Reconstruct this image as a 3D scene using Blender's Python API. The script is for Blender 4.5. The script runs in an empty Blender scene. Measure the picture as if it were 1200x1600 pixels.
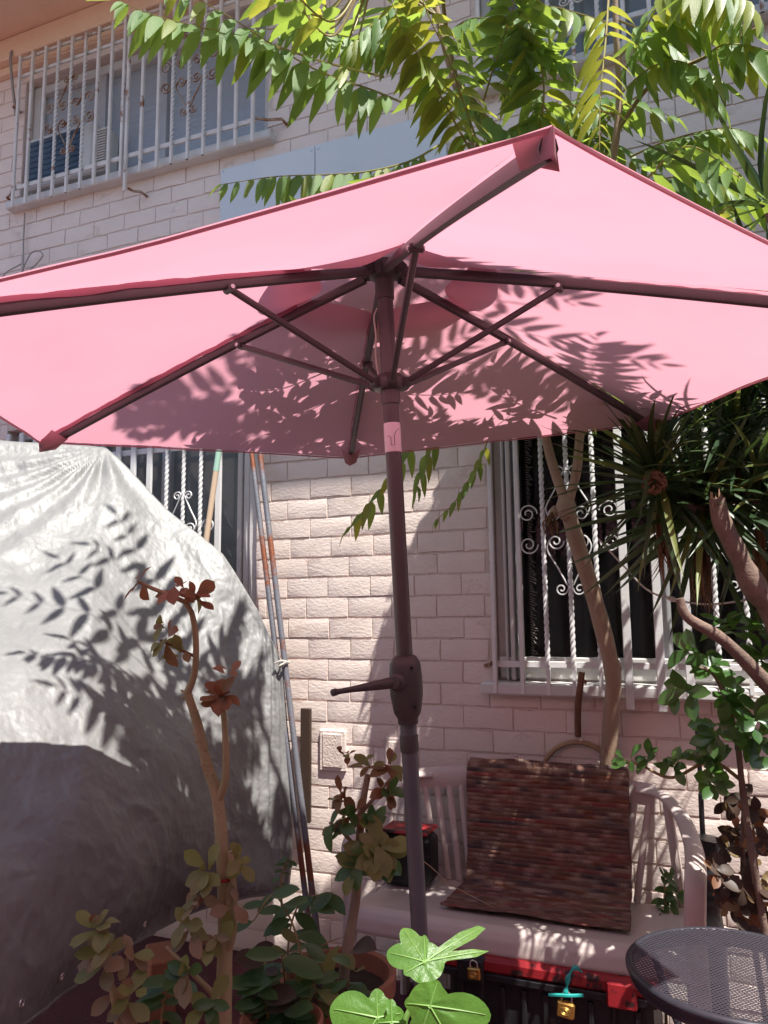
import bpy, math, random
from math import sin, cos, pi, radians, sqrt, atan2
from mathutils import Vector as V, Matrix as M, noise, Quaternion
random.seed(7)
S = bpy.context.scene
COL = S.collection

# ------------------------------------------------------------------ camera
F, PITCH, ROLL, CZ = 1200.0, radians(7.4), radians(0.55), 1.55
Rt, Fw, Up = V((1, 0, 0)), V((0, cos(PITCH), sin(PITCH))), V((0, -sin(PITCH), cos(PITCH)))
R2 = Rt * cos(ROLL) - Up * sin(ROLL)
U2 = Rt * sin(ROLL) + Up * cos(ROLL)
CAM = V((0, 0, CZ))
cd = bpy.data.cameras.new('camera')
cd.sensor_fit = 'VERTICAL'; cd.sensor_height = 36; cd.sensor_width = 27; cd.lens = 27.0
cd.clip_start = 0.05; cd.clip_end = 500
cam = bpy.data.objects.new('camera', cd); COL.objects.link(cam)
cam.matrix_basis = M(((R2.x, U2.x, -Fw.x, 0), (R2.y, U2.y, -Fw.y, 0), (R2.z, U2.z, -Fw.z, CZ), (0, 0, 0, 1)))
S.camera = cam

# ------------------------------------------------------------------ sun, sky, exposure
SUN = V((-0.27, 0.40, -1.0)).normalized()          # direction the light travels
sl = bpy.data.lights.new('sun', 'SUN'); sl.energy = 5.0; sl.angle = radians(0.53); sl.color = (1.0, 0.955, 0.89)
so = bpy.data.objects.new('sun', sl); COL.objects.link(so); so.location = (2, -4, 9)
so.rotation_mode = 'QUATERNION'; so.rotation_quaternion = SUN.to_track_quat('-Z', 'Y')
wd = bpy.data.worlds.new('World'); S.world = wd; wd.use_nodes = True
nt = wd.node_tree
sky = nt.nodes.new('ShaderNodeTexSky'); sky.sky_type = 'NISHITA'; sky.sun_disc = False
sky.sun_elevation = math.asin(-SUN.z); sky.sun_rotation = atan2(-SUN.x, -SUN.y)
bg = nt.nodes['Background']; bg.inputs[1].default_value = 0.105
nt.links.new(sky.outputs[0], bg.inputs[0])
S.view_settings.view_transform = 'Standard'; S.view_settings.look = 'None'
S.view_settings.gamma = 1; S.view_settings.use_curve_mapping = False
S.view_settings.exposure = 1.0
S.render.engine = 'CYCLES'
S.cycles.max_bounces = 8; S.cycles.diffuse_bounces = 4; S.cycles.transmission_bounces = 6; S.cycles.transparent_max_bounces = 12
S.cycles.use_denoising = True

# ------------------------------------------------------------------ frames and picture-to-place helpers
TH = radians(22.0)
WO = V((0, 3.5, 0)); WU = V((cos(TH), -sin(TH), 0)); WN = V((-sin(TH), -cos(TH), 0))
WALL = M.Translation(WO) @ M.Rotation(-TH, 4, 'Z')       # local: x along the wall, -y out of it
def Wp(u, n, z): return WO + WU * u + WN * n + V((0, 0, z))
def ray(px, py):
    X = (px - 600) / F; Y = (py - 800) / F
    return Fw + R2 * X - U2 * Y
def D(px, py, y):
    d = ray(px, py); return CAM + d * (y / d.y)
def Wn(px, py, n):
    d = ray(px, py); t = (n - (CAM - WO).dot(WN)) / d.dot(WN); return CAM + d * t
def proj(p):
    q = p - CAM; d = q.dot(Fw)
    return 600 + F * q.dot(R2) / d, 800 - F * q.dot(U2) / d

WMX = {}
def setpar(o, p):
    if p is not None:
        o.parent = p; o.matrix_parent_inverse = WMX[p.name].inverted()
    WMX[o.name] = o.matrix_basis.copy()
def thing(name, label, cat, loc, rz=0, group=None):
    o = bpy.data.objects.new(name, None); COL.objects.link(o)
    o.empty_display_size = 0.05
    o.matrix_basis = M.Translation(V(loc)) @ M.Rotation(rz, 4, 'Z')
    WMX[o.name] = o.matrix_basis.copy()
    o['label'] = label; o['category'] = cat
    if group: o['group'] = group
    return o
def tag(o, label, cat, group=None):
    o['label'] = label; o['category'] = cat
    if group: o['group'] = group
    return o
def inst(name, me, mtx, parent):
    o = bpy.data.objects.new(name, me); COL.objects.link(o)
    o.matrix_basis = mtx; setpar(o, parent); return o

class MB:
    def __init__(s): s.v = []; s.f = []
    def add(s, vs, fs):
        b = len(s.v); s.v += [tuple(x) for x in vs]; s.f += [tuple(b + i for i in f) for f in fs]
    def box(s, c, d, R=None, bev=0.0):
        hx, hy, hz = d[0] / 2, d[1] / 2, d[2] / 2; c = V(c)
        if bev <= 0:
            vs = [V((x, y, z)) for x in (-hx, hx) for y in (-hy, hy) for z in (-hz, hz)]
            fs = [(0, 1, 3, 2), (4, 6, 7, 5), (0, 4, 5, 1), (2, 3, 7, 6), (0, 2, 6, 4), (1, 5, 7, 3)]
        else:
            b = min(bev, hx * .9, hy * .9, hz * .9)
            vs = []; ix = {}
            for sx in (-1, 1):
                for sy in (-1, 1):
                    for sz in (-1, 1):
                        for a in range(3):
                            p = [sx * (hx - b), sy * (hy - b), sz * (hz - b)]
                            p[a] = (sx * hx, sy * hy, sz * hz)[a]
                            ix[(sx, sy, sz, a)] = len(vs); vs.append(V(p))
            fs = []
            for sg in (-1, 1):
                q = [(sg, -1, -1), (sg, 1, -1), (sg, 1, 1), (sg, -1, 1)]
                fs.append(tuple(ix[(*k, 0)] for k in (q if sg > 0 else q[::-1])))
                q = [(-1, sg, -1), (-1, sg, 1), (1, sg, 1), (1, sg, -1)]
                fs.append(tuple(ix[(*k, 1)] for k in (q if sg > 0 else q[::-1])))
                q = [(-1, -1, sg), (1, -1, sg), (1, 1, sg), (-1, 1, sg)]
                fs.append(tuple(ix[(*k, 2)] for k in (q if sg > 0 else q[::-1])))
            for a in range(3):
                o1, o2 = [(1, 2), (0, 2), (0, 1)][a]
                for s1 in (-1, 1):
                    for s2 in (-1, 1):
                        def K(sa, ax):
                            k = [0, 0, 0]; k[a] = sa; k[o1] = s1; k[o2] = s2
                            return ix[(k[0], k[1], k[2], ax)]
                        fs.append((K(-1, o1), K(1, o1), K(1, o2), K(-1, o2)))
            for sx in (-1, 1):
                for sy in (-1, 1):
                    for sz in (-1, 1):
                        fs.append(tuple(ix[(sx, sy, sz, a)] for a in range(3)))
        if R is not None: vs = [R @ x for x in vs]
        s.add([c + x for x in vs], fs)
    def tube(s, pts, r, n=8, cap=True, flat=1.0, up=None, closed=False):
        pts = [V(p) for p in pts]; m = len(pts)
        rs = r if isinstance(r, (list, tuple)) else [r] * m
        ref = V(up) if up is not None else None
        vs = []; N0 = None
        for i, p in enumerate(pts):
            if closed: t = pts[(i + 1) % m] - pts[i - 1]
            else: t = pts[min(i + 1, m - 1)] - pts[max(i - 1, 0)]
            if t.length < 1e-9: t = V((0, 0, 1))
            t.normalize()
            if N0 is None:
                a = ref if ref is not None else (V((0, 0, 1)) if abs(t.z) < .9 else V((1, 0, 0)))
            else: a = ref if ref is not None else N0
            nn = a - t * a.dot(t)
            if nn.length < 1e-6: nn = V((1, 0, 0)) - t * t.x
            nn.normalize(); N0 = nn; bb = t.cross(nn)
            for k in range(n):
                an = 2 * pi * k / n
                vs.append(p + (nn * cos(an) * flat + bb * sin(an)) * rs[i])
        fs = []
        for i in range(m if closed else m - 1):
            j = (i + 1) % m
            for k in range(n):
                fs.append((i * n + k, i * n + (k + 1) % n, j * n + (k + 1) % n, j * n + k))
        if cap and not closed:
            fs.append(tuple(range(n))[::-1]); fs.append(tuple((m - 1) * n + k for k in range(n)))
        s.add(vs, fs)
    def lathe(s, prof, o, ax, n=20, cap=True):
        ax = V(ax).normalized(); o = V(o)
        a = V((0, 0, 1)) if abs(ax.z) < .9 else V((1, 0, 0))
        e1 = ax.cross(a).normalized(); e2 = ax.cross(e1)
        vs = []; fs = []
        for (r, h) in prof:
            for k in range(n):
                an = 2 * pi * k / n; vs.append(o + ax * h + (e1 * cos(an) + e2 * sin(an)) * r)
        for i in range(len(prof) - 1):
            for k in range(n):
                fs.append((i * n + k, i * n + (k + 1) % n, (i + 1) * n + (k + 1) % n, (i + 1) * n + k))
        if cap:
            fs.append(tuple(range(n))[::-1]); fs.append(tuple((len(prof) - 1) * n + k for k in range(n)))
        s.add(vs, fs)
    def grid(s, fn, nu, nv, wrapu=False):
        vs = [fn(i / nu, j / nv) for j in range(nv + 1) for i in range(nu + 1)]
        w = nu + 1
        s.add(vs, [(j * w + i, j * w + i + 1, (j + 1) * w + i + 1, (j + 1) * w + i) for j in range(nv) for i in range(nu)])
    def mesh(s, name, mat, smooth=True, sharp=40):
        me = bpy.data.meshes.new(name); me.from_pydata(s.v, [], s.f)
        if mat is not None: me.materials.append(mat)
        if smooth:
            me.polygons.foreach_set('use_smooth', [True] * len(me.polygons))
            me.set_sharp_from_angle(angle=radians(sharp))
        me.update(); return me
    def build(s, name, mat, parent=None, mtx=None, smooth=True, sharp=40, solid=0, kind=None):
        o = bpy.data.objects.new(name, s.mesh(name, mat, smooth, sharp)); COL.objects.link(o)
        if mtx is not None: o.matrix_basis = mtx
        setpar(o, parent)
        if solid:
            md = o.modifiers.new('thickness', 'SOLIDIFY'); md.thickness = solid; md.offset = 0
        if kind: o['kind'] = kind
        return o

def catmull(P, t):
    n = len(P) - 1; x = min(max(t, 0), 1) * n; i = min(int(x), n - 1); f = x - i
    p0 = P[i - 1] if i > 0 else P[0] * 2 - P[1]
    p1, p2 = P[i], P[i + 1]
    p3 = P[i + 2] if i + 2 <= n else P[n] * 2 - P[n - 1]
    return 0.5 * ((2 * p1) + (p2 - p0) * f + (2 * p0 - 5 * p1 + 4 * p2 - p3) * f * f + (3 * p1 - p0 - 3 * p2 + p3) * f ** 3)
def curve(P, n): P = [V(p) for p in P]; return [catmull(P, i / n) for i in range(n + 1)]
def nz(p, sc=1.0, s=0): return noise.noise(V(p) * sc + V((s * 7.3, s * 3.1, s * 5.7)))

# ------------------------------------------------------------------ materials
def hx(h): 
    c = [int(h[i:i + 2], 16) / 255 for i in (0, 2, 4)]
    return tuple((x / 12.92 if x <= .04045 else ((x + .055) / 1.055) ** 2.4) for x in c)
def mat(name, c1, c2=None, rough=.6, scale=6, bump=0.0, bscale=40, metal=0, spec=.4, trans=0, tcol=None,
        bdet=6, tv=0, c3=None, s3=30, t3=.6, rnd=0.0, stretch=None, leaf=False, det=5, c3w=.08, bdist=.01, coat=0):
    m = bpy.data.materials.new(name); m.use_nodes = True; t = m.node_tree; L = t.links.new
    N = t.nodes; b = N['Principled BSDF']; out = N['Material Output']
    geo = N.new('ShaderNodeNewGeometry'); pos = geo.outputs['Position']
    if leaf:
        tc = N.new('ShaderNodeTexCoord'); pos = tc.outputs['Object']
    if stretch:
        mp = N.new('ShaderNodeMapping'); mp.inputs['Scale'].default_value = stretch
        if not leaf: mp.inputs['Rotation'].default_value = (0, 0, TH)
        L(pos, mp.inputs[0]); pos = mp.outputs[0]
    def ntex(sc, d=det, r=.6):
        x = N.new('ShaderNodeTexNoise'); x.inputs['Scale'].default_value = sc; x.inputs['Detail'].default_value = d
        x.inputs['Roughness'].default_value = r; L(pos, x.inputs['Vector']); return x.outputs['Fac']
    def ramp(f, lo, hi):
        x = N.new('ShaderNodeMapRange'); x.inputs[1].default_value = lo; x.inputs[2].default_value = hi; L(f, x.inputs[0]); return x.outputs[0]
    def mixc(f, a, c):
        x = N.new('ShaderNodeMix'); x.data_type = 'RGBA'; L(f, x.inputs[0])
        for k, q in ((6, a), (7, c)):
            if isinstance(q, tuple): x.inputs[k].default_value = (*q, 1)
            else: L(q, x.inputs[k])
        return x.outputs[2]
    col = None
    if c2 is not None:
        f = ramp(ntex(scale), .32, .68)
        if rnd:
            oi = N.new('ShaderNodeObjectInfo')
            ad = N.new('ShaderNodeMath'); ad.operation = 'ADD'; L(oi.outputs['Random'], ad.inputs[0]); L(geo.outputs['Random Per Island'], ad.inputs[1])
            fr = N.new('ShaderNodeMath'); fr.operation = 'FRACT'; L(ad.outputs[0], fr.inputs[0])
            mx = N.new('ShaderNodeMix'); mx.inputs[0].default_value = rnd; L(f, mx.inputs[2]); L(fr.outputs[0], mx.inputs[3]); f = mx.outputs[0]
        col = mixc(f, c1, c2)
    if c3 is not None:
        f3 = ramp(ntex(s3, 6, .65), t3, t3 + c3w); col = mixc(f3, col if col is not None else c1, c3)
    if col is not None: L(col, b.inputs['Base Color'])
    else: b.inputs['Base Color'].default_value = (*c1, 1)
    b.inputs['Roughness'].default_value = rough; b.inputs['Metallic'].default_value = metal
    b.inputs['Specular IOR Level'].default_value = spec
    if coat: b.inputs['Coat Weight'].default_value = coat
    nrm = None
    if bump:
        bp = N.new('ShaderNodeBump'); bp.inputs['Strength'].default_value = bump; bp.inputs['Distance'].default_value = bdist
        L(ntex(bscale, bdet, .65 if bdet > 3 else .4), bp.inputs['Height']); L(bp.outputs[0], b.inputs['Normal']); nrm = bp.outputs[0]
    if trans:
        tr = N.new('ShaderNodeBsdfTranslucent'); ms = N.new('ShaderNodeMixShader'); ms.inputs[0].default_value = trans
        if tcol is not None:
            if col is not None and (rnd or tv):
                L(mixc(f, tcol, tuple(min(1, a * (tv or .7)) for a in tcol)), tr.inputs[0])
            else: tr.inputs[0].default_value = (*tcol, 1)
        elif col is not None: L(col, tr.inputs[0])
        else: tr.inputs[0].default_value = (*c1, 1)
        if nrm is not None: L(nrm, tr.inputs[1])
        L(b.outputs[0], ms.inputs[1]); L(tr.outputs[0], ms.inputs[2]); L(ms.outputs[0], out.inputs[0])
    return m

MT = {}
MT['wall'] = mat('painted_brick', (.80, .69, .63), (.74, .625, .565), rough=.75, scale=3.5, bump=.5, bscale=48, stretch=(1, 1, 1.8), c3=(.52, .40, .335), s3=5, t3=.60, c3w=.16, spec=.25, rnd=.25, bdist=.006)
MT['mortar'] = mat('painted_mortar', (.72, .61, .55), (.64, .53, .475), rough=.85, scale=9, bump=.6, bscale=90, c3=(.36, .26, .21), s3=12, t3=.62, c3w=.12, spec=.2)
MT['soffit'] = mat('peach_soffit_paint', (.84, .61, .45), (.78, .54, .39), rough=.8, scale=2.5, bump=.25, bscale=60, c3=(.32, .18, .12), s3=6, t3=.7, c3w=.1)
MT['white'] = mat('white_metal_paint', (.74, .74, .73), (.66, .66, .66), rough=.45, scale=14, bump=.15, bscale=120, c3=(.33, .17, .09), s3=9, t3=.70, c3w=.05)
MT['whitegrey'] = mat('grey_white_metal_paint', (.74, .70, .67), (.64, .60, .575), rough=.5, scale=10, bump=.2, bscale=90, c3=(.27, .13, .07), s3=8, t3=.6, c3w=.06)
MT['rusty'] = mat('rusted_scroll_iron', (.45, .36, .30), (.30, .18, .11), rough=.75, scale=22, bump=.4, bscale=150, c3=(.22, .09, .04), s3=25, t3=.5)
MT['frame'] = mat('window_frame_paint', (.66, .65, .63), (.57, .55, .53), rough=.5, scale=5, bump=.15, bscale=60, c3=(.38, .31, .27), s3=6, t3=.66, c3w=.1)
MT['alu'] = mat('aluminium_frame', (.52, .53, .55), (.44, .45, .47), rough=.4, scale=8, metal=.3)
MT['panelw'] = mat('pale_board', (.66, .70, .74), (.60, .65, .70), rough=.55, scale=2.5, bump=.1, bscale=40)
MT['metal'] = mat('bronze_grey_metal', (.105, .085, .085), (.085, .072, .075), rough=.38, scale=12, spec=.5, metal=.25, bump=.05, bscale=200)
MT['metal2'] = mat('slate_grey_metal', (.12, .125, .135), (.095, .10, .11), rough=.42, scale=10, spec=.5, metal=.2, bump=.05, bscale=200)
MT['blackpl'] = mat('dark_grey_plastic', (.07, .062, .06), (.055, .05, .05), rough=.45, scale=20, bump=.08, bscale=160)
MT['canopy'] = mat('pink_canopy_fabric', (.64, .37, .38), (.61, .35, .36), rough=.8, scale=2.0, bump=.05, bscale=500, spec=.15, trans=.56, tcol=(.67, .312, .385), bdist=.002, tv=.9)
MT['red_fab'] = mat('pink_pocket_fabric', (.60, .24, .29), (.55, .21, .26), rough=.8, scale=8, spec=.15, trans=.55, tcol=(.66, .27, .35))
MT['label'] = mat('white_pink_label', (.80, .66, .70), rough=.4)
MT['ink'] = mat('label_ink', (.12, .07, .08), rough=.6)
MT['tarp'] = mat('silver_tarp', (.225, .225, .222), (.185, .185, .185), rough=.52, scale=3, bump=.45, bdet=1.5, bscale=30, spec=.4, metal=.08, c3=(.22, .215, .21), s3=4, t3=.6, c3w=.2, bdist=.008, stretch=(1.6, 1.6, .8))
MT['grommet'] = mat('grommet_metal', (.55, .54, .52), rough=.3, metal=.9)
MT['bench'] = mat('white_plastic', (.58, .50, .465), (.52, .445, .415), rough=.42, scale=4, bump=.06, bscale=120, c3=(.45, .38, .34), s3=9, t3=.68, c3w=.12)
MT['tote'] = mat('black_tote_plastic', (.018, .018, .02), (.012, .012, .014), rough=.45, scale=9, bump=.15, bscale=120, c3=(.07, .065, .06), s3=14, t3=.62)
MT['totelid'] = mat('red_tote_plastic', (.32, .02, .026), (.24, .014, .018), rough=.45, scale=9, c3=(.03, .015, .015), s3=16, t3=.53, c3w=.05, bump=.1, bscale=80)
MT['brass'] = mat('brass', (.60, .38, .10), (.50, .30, .08), rough=.32, metal=.85, scale=40)
MT['steel'] = mat('steel', (.55, .55, .56), rough=.25, metal=.9)
MT['teal'] = mat('teal_plastic_string', (.02, .30, .27), (.03, .40, .36), rough=.4, scale=60)
MT['table'] = mat('dark_table_metal', (.045, .042, .055), (.035, .034, .045), rough=.4, scale=30, spec=.5, metal=.3)
MT['bark'] = mat('tree_bark', (.37, .27, .19), (.29, .205, .14), rough=.85, scale=10, bump=.5, bscale=45, c3=(.20, .135, .09), s3=26, t3=.62, stretch=(1, 1, .35), bdist=.008)
MT['twig'] = mat('young_twig', (.22, .20, .07), (.30, .19, .09), rough=.6, scale=20)
MT['rachis'] = mat('leaf_stalk', (.36, .36, .10), (.36, .22, .10), rough=.5, scale=8, trans=.2)
MT['leaf'] = mat('green_leaflet', (.17, .28, .085), (.085, .175, .055), rough=.48, scale=6, spec=.4, trans=.45, tcol=(.46, .62, .09), rnd=.75, leaf=True, bump=.25, bscale=30, c3=(.34, .30, .07), s3=4, t3=.68, c3w=.1)
MT['leafy'] = mat('yellow_green_leaflet', (.25, .29, .055), (.13, .21, .05), rough=.42, scale=6, spec=.5, trans=.45, tcol=(.62, .62, .08), rnd=.75, leaf=True, bump=.25, bscale=30, c3=(.30, .16, .05), s3=9, t3=.72)
MT['yucca'] = mat('dark_blade', (.045, .085, .03), (.02, .045, .02), rough=.36, scale=8, spec=.5, trans=.18, tcol=(.16, .26, .05), rnd=.7, leaf=True)
MT['yuccal'] = mat('pale_blade', (.17, .20, .06), (.10, .13, .04), rough=.4, scale=8, trans=.25, tcol=(.4, .42, .1), rnd=.7, leaf=True)
MT['dry'] = mat('dry_blade', (.27, .15, .075), (.17, .09, .05), rough=.8, scale=12, trans=.2, rnd=.6, leaf=True)
MT['limb'] = mat('pinkish_limb_bark', (.24, .165, .13), (.15, .105, .082), rough=.85, scale=14, bump=.6, bscale=60, c3=(.16, .10, .08), s3=30, t3=.6)
MT['euph'] = mat('green_stem', (.38, .28, .17), (.27, .25, .12), rough=.6, scale=9, bump=.3, bscale=60, c3=(.15, .10, .06), s3=40, t3=.66)
MT['redleaf'] = mat('red_brown_leaf', (.21, .10, .06), (.185, .15, .06), rough=.45, scale=8, trans=.3, tcol=(.50, .14, .05), rnd=.8, leaf=True)
MT['olive'] = mat('olive_leaf', (.20, .245, .075), (.215, .195, .075), rough=.45, scale=6, trans=.3, tcol=(.36, .34, .07), rnd=.8, leaf=True, c3=(.20, .09, .05), s3=14, t3=.68)
MT['pinkleaf'] = mat('pinkish_olive_leaf', (.29, .18, .125), (.22, .20, .10), rough=.45, scale=8, trans=.3, tcol=(.5, .25, .1), rnd=.8, leaf=True)
MT['green'] = mat('mid_green_leaf', (.075, .15, .05), (.045, .10, .035), rough=.38, scale=6, spec=.5, trans=.3, tcol=(.22, .42, .08), rnd=.7, leaf=True)
MT['gloss'] = mat('glossy_green_leaf', (.055, .13, .03), (.035, .085, .025), rough=.28, scale=6, spec=.6, trans=.3, tcol=(.25, .52, .08), rnd=.7, leaf=True)
MT['brownleaf'] = mat('dark_brown_leaf', (.085, .05, .035), (.055, .04, .03), rough=.5, scale=6, trans=.2, rnd=.7, leaf=True)
MT['seed'] = mat('bright_green_leaf', (.115, .25, .04), (.075, .19, .032), rough=.36, scale=14, spec=.5, trans=.38, tcol=(.30, .50, .08), leaf=True, bump=.3, bscale=40)
MT['vein'] = mat('leaf_vein', (.20, .36, .085), rough=.5, trans=.2)
MT['terra'] = mat('terracotta', (.36, .15, .085), (.29, .12, .07), rough=.8, scale=10, bump=.2, bscale=80, c3=(.22, .13, .10), s3=14, t3=.6)
MT['soil'] = mat('soil', (.05, .033, .025), (.03, .02, .016), rough=.95, scale=30, bump=1, bscale=60)
MT['ground'] = mat('maroon_ground', (.115, .03, .045), (.075, .025, .033), rough=.9, scale=5, bump=.9, bscale=70, c3=(.18, .13, .115), s3=34, t3=.62, c3w=.05)
MT['wood'] = mat('weathered_wood', (.20, .105, .06), (.13, .07, .045), rough=.8, scale=9, bump=.4, bscale=50, stretch=(1, 1, .2))
MT['cane'] = mat('tan_cane', (.42, .29, .18), (.30, .18, .11), rough=.55, scale=14, bump=.15, bscale=60)
MT['broom'] = mat('pale_wood_handle', (.56, .42, .30), (.50, .37, .26), rough=.6, scale=10, stretch=(1, 1, .2))
MT['mint'] = mat('mint_paint', (.33, .52, .42), rough=.5)
MT['rod'] = mat('rusty_rod', (.20, .205, .235), (.15, .155, .18), rough=.5, scale=5, metal=.3, c3=(.24, .085, .045), s3=3.2, t3=.50, c3w=.06, bump=.3, bscale=90)
MT['cable'] = mat('grey_cable', (.32, .29, .27), rough=.6)
MT['cablew'] = mat('dirty_white_cord', (.62, .55, .48), rough=.7)
MT['black'] = mat('black_plastic_film', (.014, .013, .014), (.02, .02, .022), rough=.3, scale=9, bump=.6, bscale=30)
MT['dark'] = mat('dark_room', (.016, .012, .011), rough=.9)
MT['curtb'] = mat('blue_curtain', (.17, .27, .42), (.13, .21, .34), rough=.8, scale=3, stretch=(9, 9, .5))
MT['curtd'] = mat('maroon_curtain', (.045, .022, .02), (.03, .016, .015), rough=.85, scale=4, stretch=(9, 9, .6))
MT['lace'] = mat('grey_lace', (.22, .20, .19), (.16, .15, .145), rough=.9, scale=60)
MT['orange'] = mat('orange_brown_board', (.33, .15, .045), (.27, .12, .04), rough=.55, scale=4, stretch=(6, 6, .6))
MT['acw'] = mat('cream_appliance_plastic', (.66, .66, .64), (.60, .60, .58), rough=.45, scale=8)
MT['acb'] = mat('blue_grey_filter', (.07, .115, .17), (.055, .09, .14), rough=.5, scale=12)
def glass_mat(name, tint, fac_t, rough=.05, bump=0, bsc=20, st=None, base=(.02, .02, .022)):
    m = bpy.data.materials.new(name); m.use_nodes = True; t = m.node_tree; N = t.nodes; L = t.links.new
    b = N['Principled BSDF']; b.inputs['Base Color'].default_value = (*base, 1); b.inputs['Roughness'].default_value = rough
    b.inputs['Specular IOR Level'].default_value = .7
    tr = N.new('ShaderNodeBsdfTransparent'); tr.inputs[0].default_value = (*tint, 1)
    ms = N.new('ShaderNodeMixShader'); ms.inputs[0].default_value = fac_t
    if bump:
        g = N.new('ShaderNodeNewGeometry'); mp = N.new('ShaderNodeMapping'); mp.inputs['Scale'].default_value = st or (1, 1, 1)
        x = N.new('ShaderNodeTexNoise'); x.inputs['Scale'].default_value = bsc; x.inputs['Detail'].default_value = 3
        bp = N.new('ShaderNodeBump'); bp.inputs['Strength'].default_value = bump; bp.inputs['Distance'].default_value = .01
        L(g.outputs['Position'], mp.inputs[0]); L(mp.outputs[0], x.inputs['Vector']); L(x.outputs['Fac'], bp.inputs['Height']); L(bp.outputs[0], b.inputs['Normal'])
    L(b.outputs[0], ms.inputs[1]); L(tr.outputs[0], ms.inputs[2]); L(ms.outputs[0], N['Material Output'].inputs[0])
    return m
MT['gl_ripple'] = glass_mat('rippled_glass', (.6, .65, .72), .10, .16, .8, 13, (.5, .5, 2.2), (.40, .45, .51))
MT['gl_dark'] = glass_mat('dark_glass', (.75, .75, .75), .75, .06)
MT['gl_grey'] = glass_mat('grey_glass', (.6, .62, .62), .28, .08, base=(.22, .25, .25))

# ------------------------------------------------------------------ ground
mb = MB(); mb.grid(lambda a, b: V(((a - .5) * 120, (b - .5) * 120, 0)), 40, 40)
g = mb.build('ground', MT['ground']); g['kind'] = 'structure'

# unseen walls added behind and beside the viewer to deepen the shade below
mb = MB(); mb.box((0, -2.2, 2.25), (9.6, .2, 4.5), bev=.01); mb.box((4.7, -.3, 1.8), (.2, 3.6, 3.6), bev=.01); mb.box((-4.7, .6, 1.8), (.2, 5.4, 3.6), bev=.01)
yw = mb.build('added_shade_wall', MT['mortar']); yw['kind'] = 'structure'

# ------------------------------------------------------------------ brick house
house = thing('brick_house', 'two storey house wall of thickly painted pale pink brick with barred windows', 'house', Wp(0, 0, 0), -TH)
HOLES = {'ul': (-2.37, -.64, 4.02, 4.84), 'ur': (.50, 2.25, 3.97, 4.84), 'll': (-2.37, -.68, 1.22, 2.62), 'lr': (.50, 2.25, 1.25, 2.62)}
UA, UB, ZT = -7.0, 6.0, 5.06
mb = MB(); DEP = .24; FY = .0062
us = sorted({UA, UB, *[h[0] for h in HOLES.values()], *[h[1] for h in HOLES.values()]})
zs = sorted({-.3, ZT, *[h[2] for h in HOLES.values()], *[h[3] for h in HOLES.values()]})
for i in range(len(us) - 1):
    for j in range(len(zs) - 1):
        cu, cz = (us[i] + us[i + 1]) / 2, (zs[j] + zs[j + 1]) / 2
        if any(h[0] < cu < h[1] and h[2] < cz < h[3] for h in HOLES.values()): continue
        a, b, c, d = us[i], us[i + 1], zs[j], zs[j + 1]
        mb.add([(a, FY, c), (b, FY, c), (b, FY, d), (a, FY, d)], [(0, 1, 2, 3)])
for (a, b, c, d) in HOLES.values():
    mb.add([(a, FY, c), (b, FY, c), (b, FY, d), (a, FY, d), (a, DEP, c), (b, DEP, c), (b, DEP, d), (a, DEP, d)],
           [(0, 1, 5, 4), (1, 2, 6, 5), (2, 3, 7, 6), (3, 0, 4, 7)])
mb.add([(UA, FY, -.3), (UA, FY, ZT), (UA, 3, ZT), (UA, 3, -.3), (UB, FY, -.3), (UB, FY, ZT), (UB, 3, ZT), (UB, 3, -.3)], [(0, 1, 2, 3), (4, 7, 6, 5), (3, 2, 6, 7)])
wall = mb.build('wall', MT['mortar'], house, WALL, smooth=False)

BL, BH, JT = .216, .0945, .0100
def brick_mesh(k):
    r = random.Random(100 + k); m = MB(); w, h = BL - .006, BH - JT
    def wob(a): return (r.random() - .5) * a
    nx, ny = 3, 2
    vs = []; fs = []
    for j in range(ny + 1):
        for i in range(nx + 1):
            x = -w / 2 + w * i / nx; z = -h / 2 + h * j / ny
            e = (i in (0, nx)) or (j in (0, ny))
            vs.append((x * (.982 if i in (0, nx) else 1) + wob(.004), (-.0005 if not e else .001) + wob(.0008) + .0005, z * (.965 if j in (0, ny) else 1) + wob(.005)))
    W1 = nx + 1
    for j in range(ny):
        for i in range(nx): fs.append((j * W1 + i, j * W1 + i + 1, (j + 1) * W1 + i + 1, (j + 1) * W1 + i))
    ring = [i for i in range(W1)] + [j * W1 + nx for j in range(1, ny + 1)] + [ny * W1 + i for i in range(nx - 1, -1, -1)] + [j * W1 for j in range(ny - 1, 0, -1)]
    b0 = len(vs); n = len(ring)
    for q, sx, yy in ((0, 1.0, .0020), (1, 1.01, .02)):
        for t in ring:
            i, j = t % W1, t // W1
            x = -w / 2 + w * i / nx; z = -h / 2 + h * j / ny
            vs.append((x * sx + wob(.003), yy, z * sx + (wob(.0075) if q == 0 else 0)))
    for k2 in range(n):
        k3 = (k2 + 1) % n
        fs.append((ring[k3], ring[k2], b0 + k2, b0 + k3))
        fs.append((b0 + k3, b0 + k2, b0 + n + k2, b0 + n + k3))
    m.add(vs, fs); me = m.mesh('brick', MT['wall'], True, 24); return me, vs, fs
BRK = [brick_mesh(k) for k in range(10)]
def inpoly(x, y, P):
    r = False; j = len(P) - 1
    for i in range(len(P)):
        if (P[i][1] > y) != (P[j][1] > y) and x < (P[j][0] - P[i][0]) * (y - P[i][1]) / (P[j][1] - P[i][1]) + P[i][0]: r = not r
        j = i
    return r
HIDE = [[(0, 440), (862, 205), (1200, 372), (1200, 600), (1030, 668), (545, 725), (60, 698), (0, 668)],
        [(0, 690), (165, 704), (440, 1035), (490, 1600), (0, 1600)], [(570, 1240), (1085, 1240), (1200, 1600), (570, 1600)], [(300, 1300), (1200, 1300), (1200, 1600), (300, 1600)]]
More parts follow.
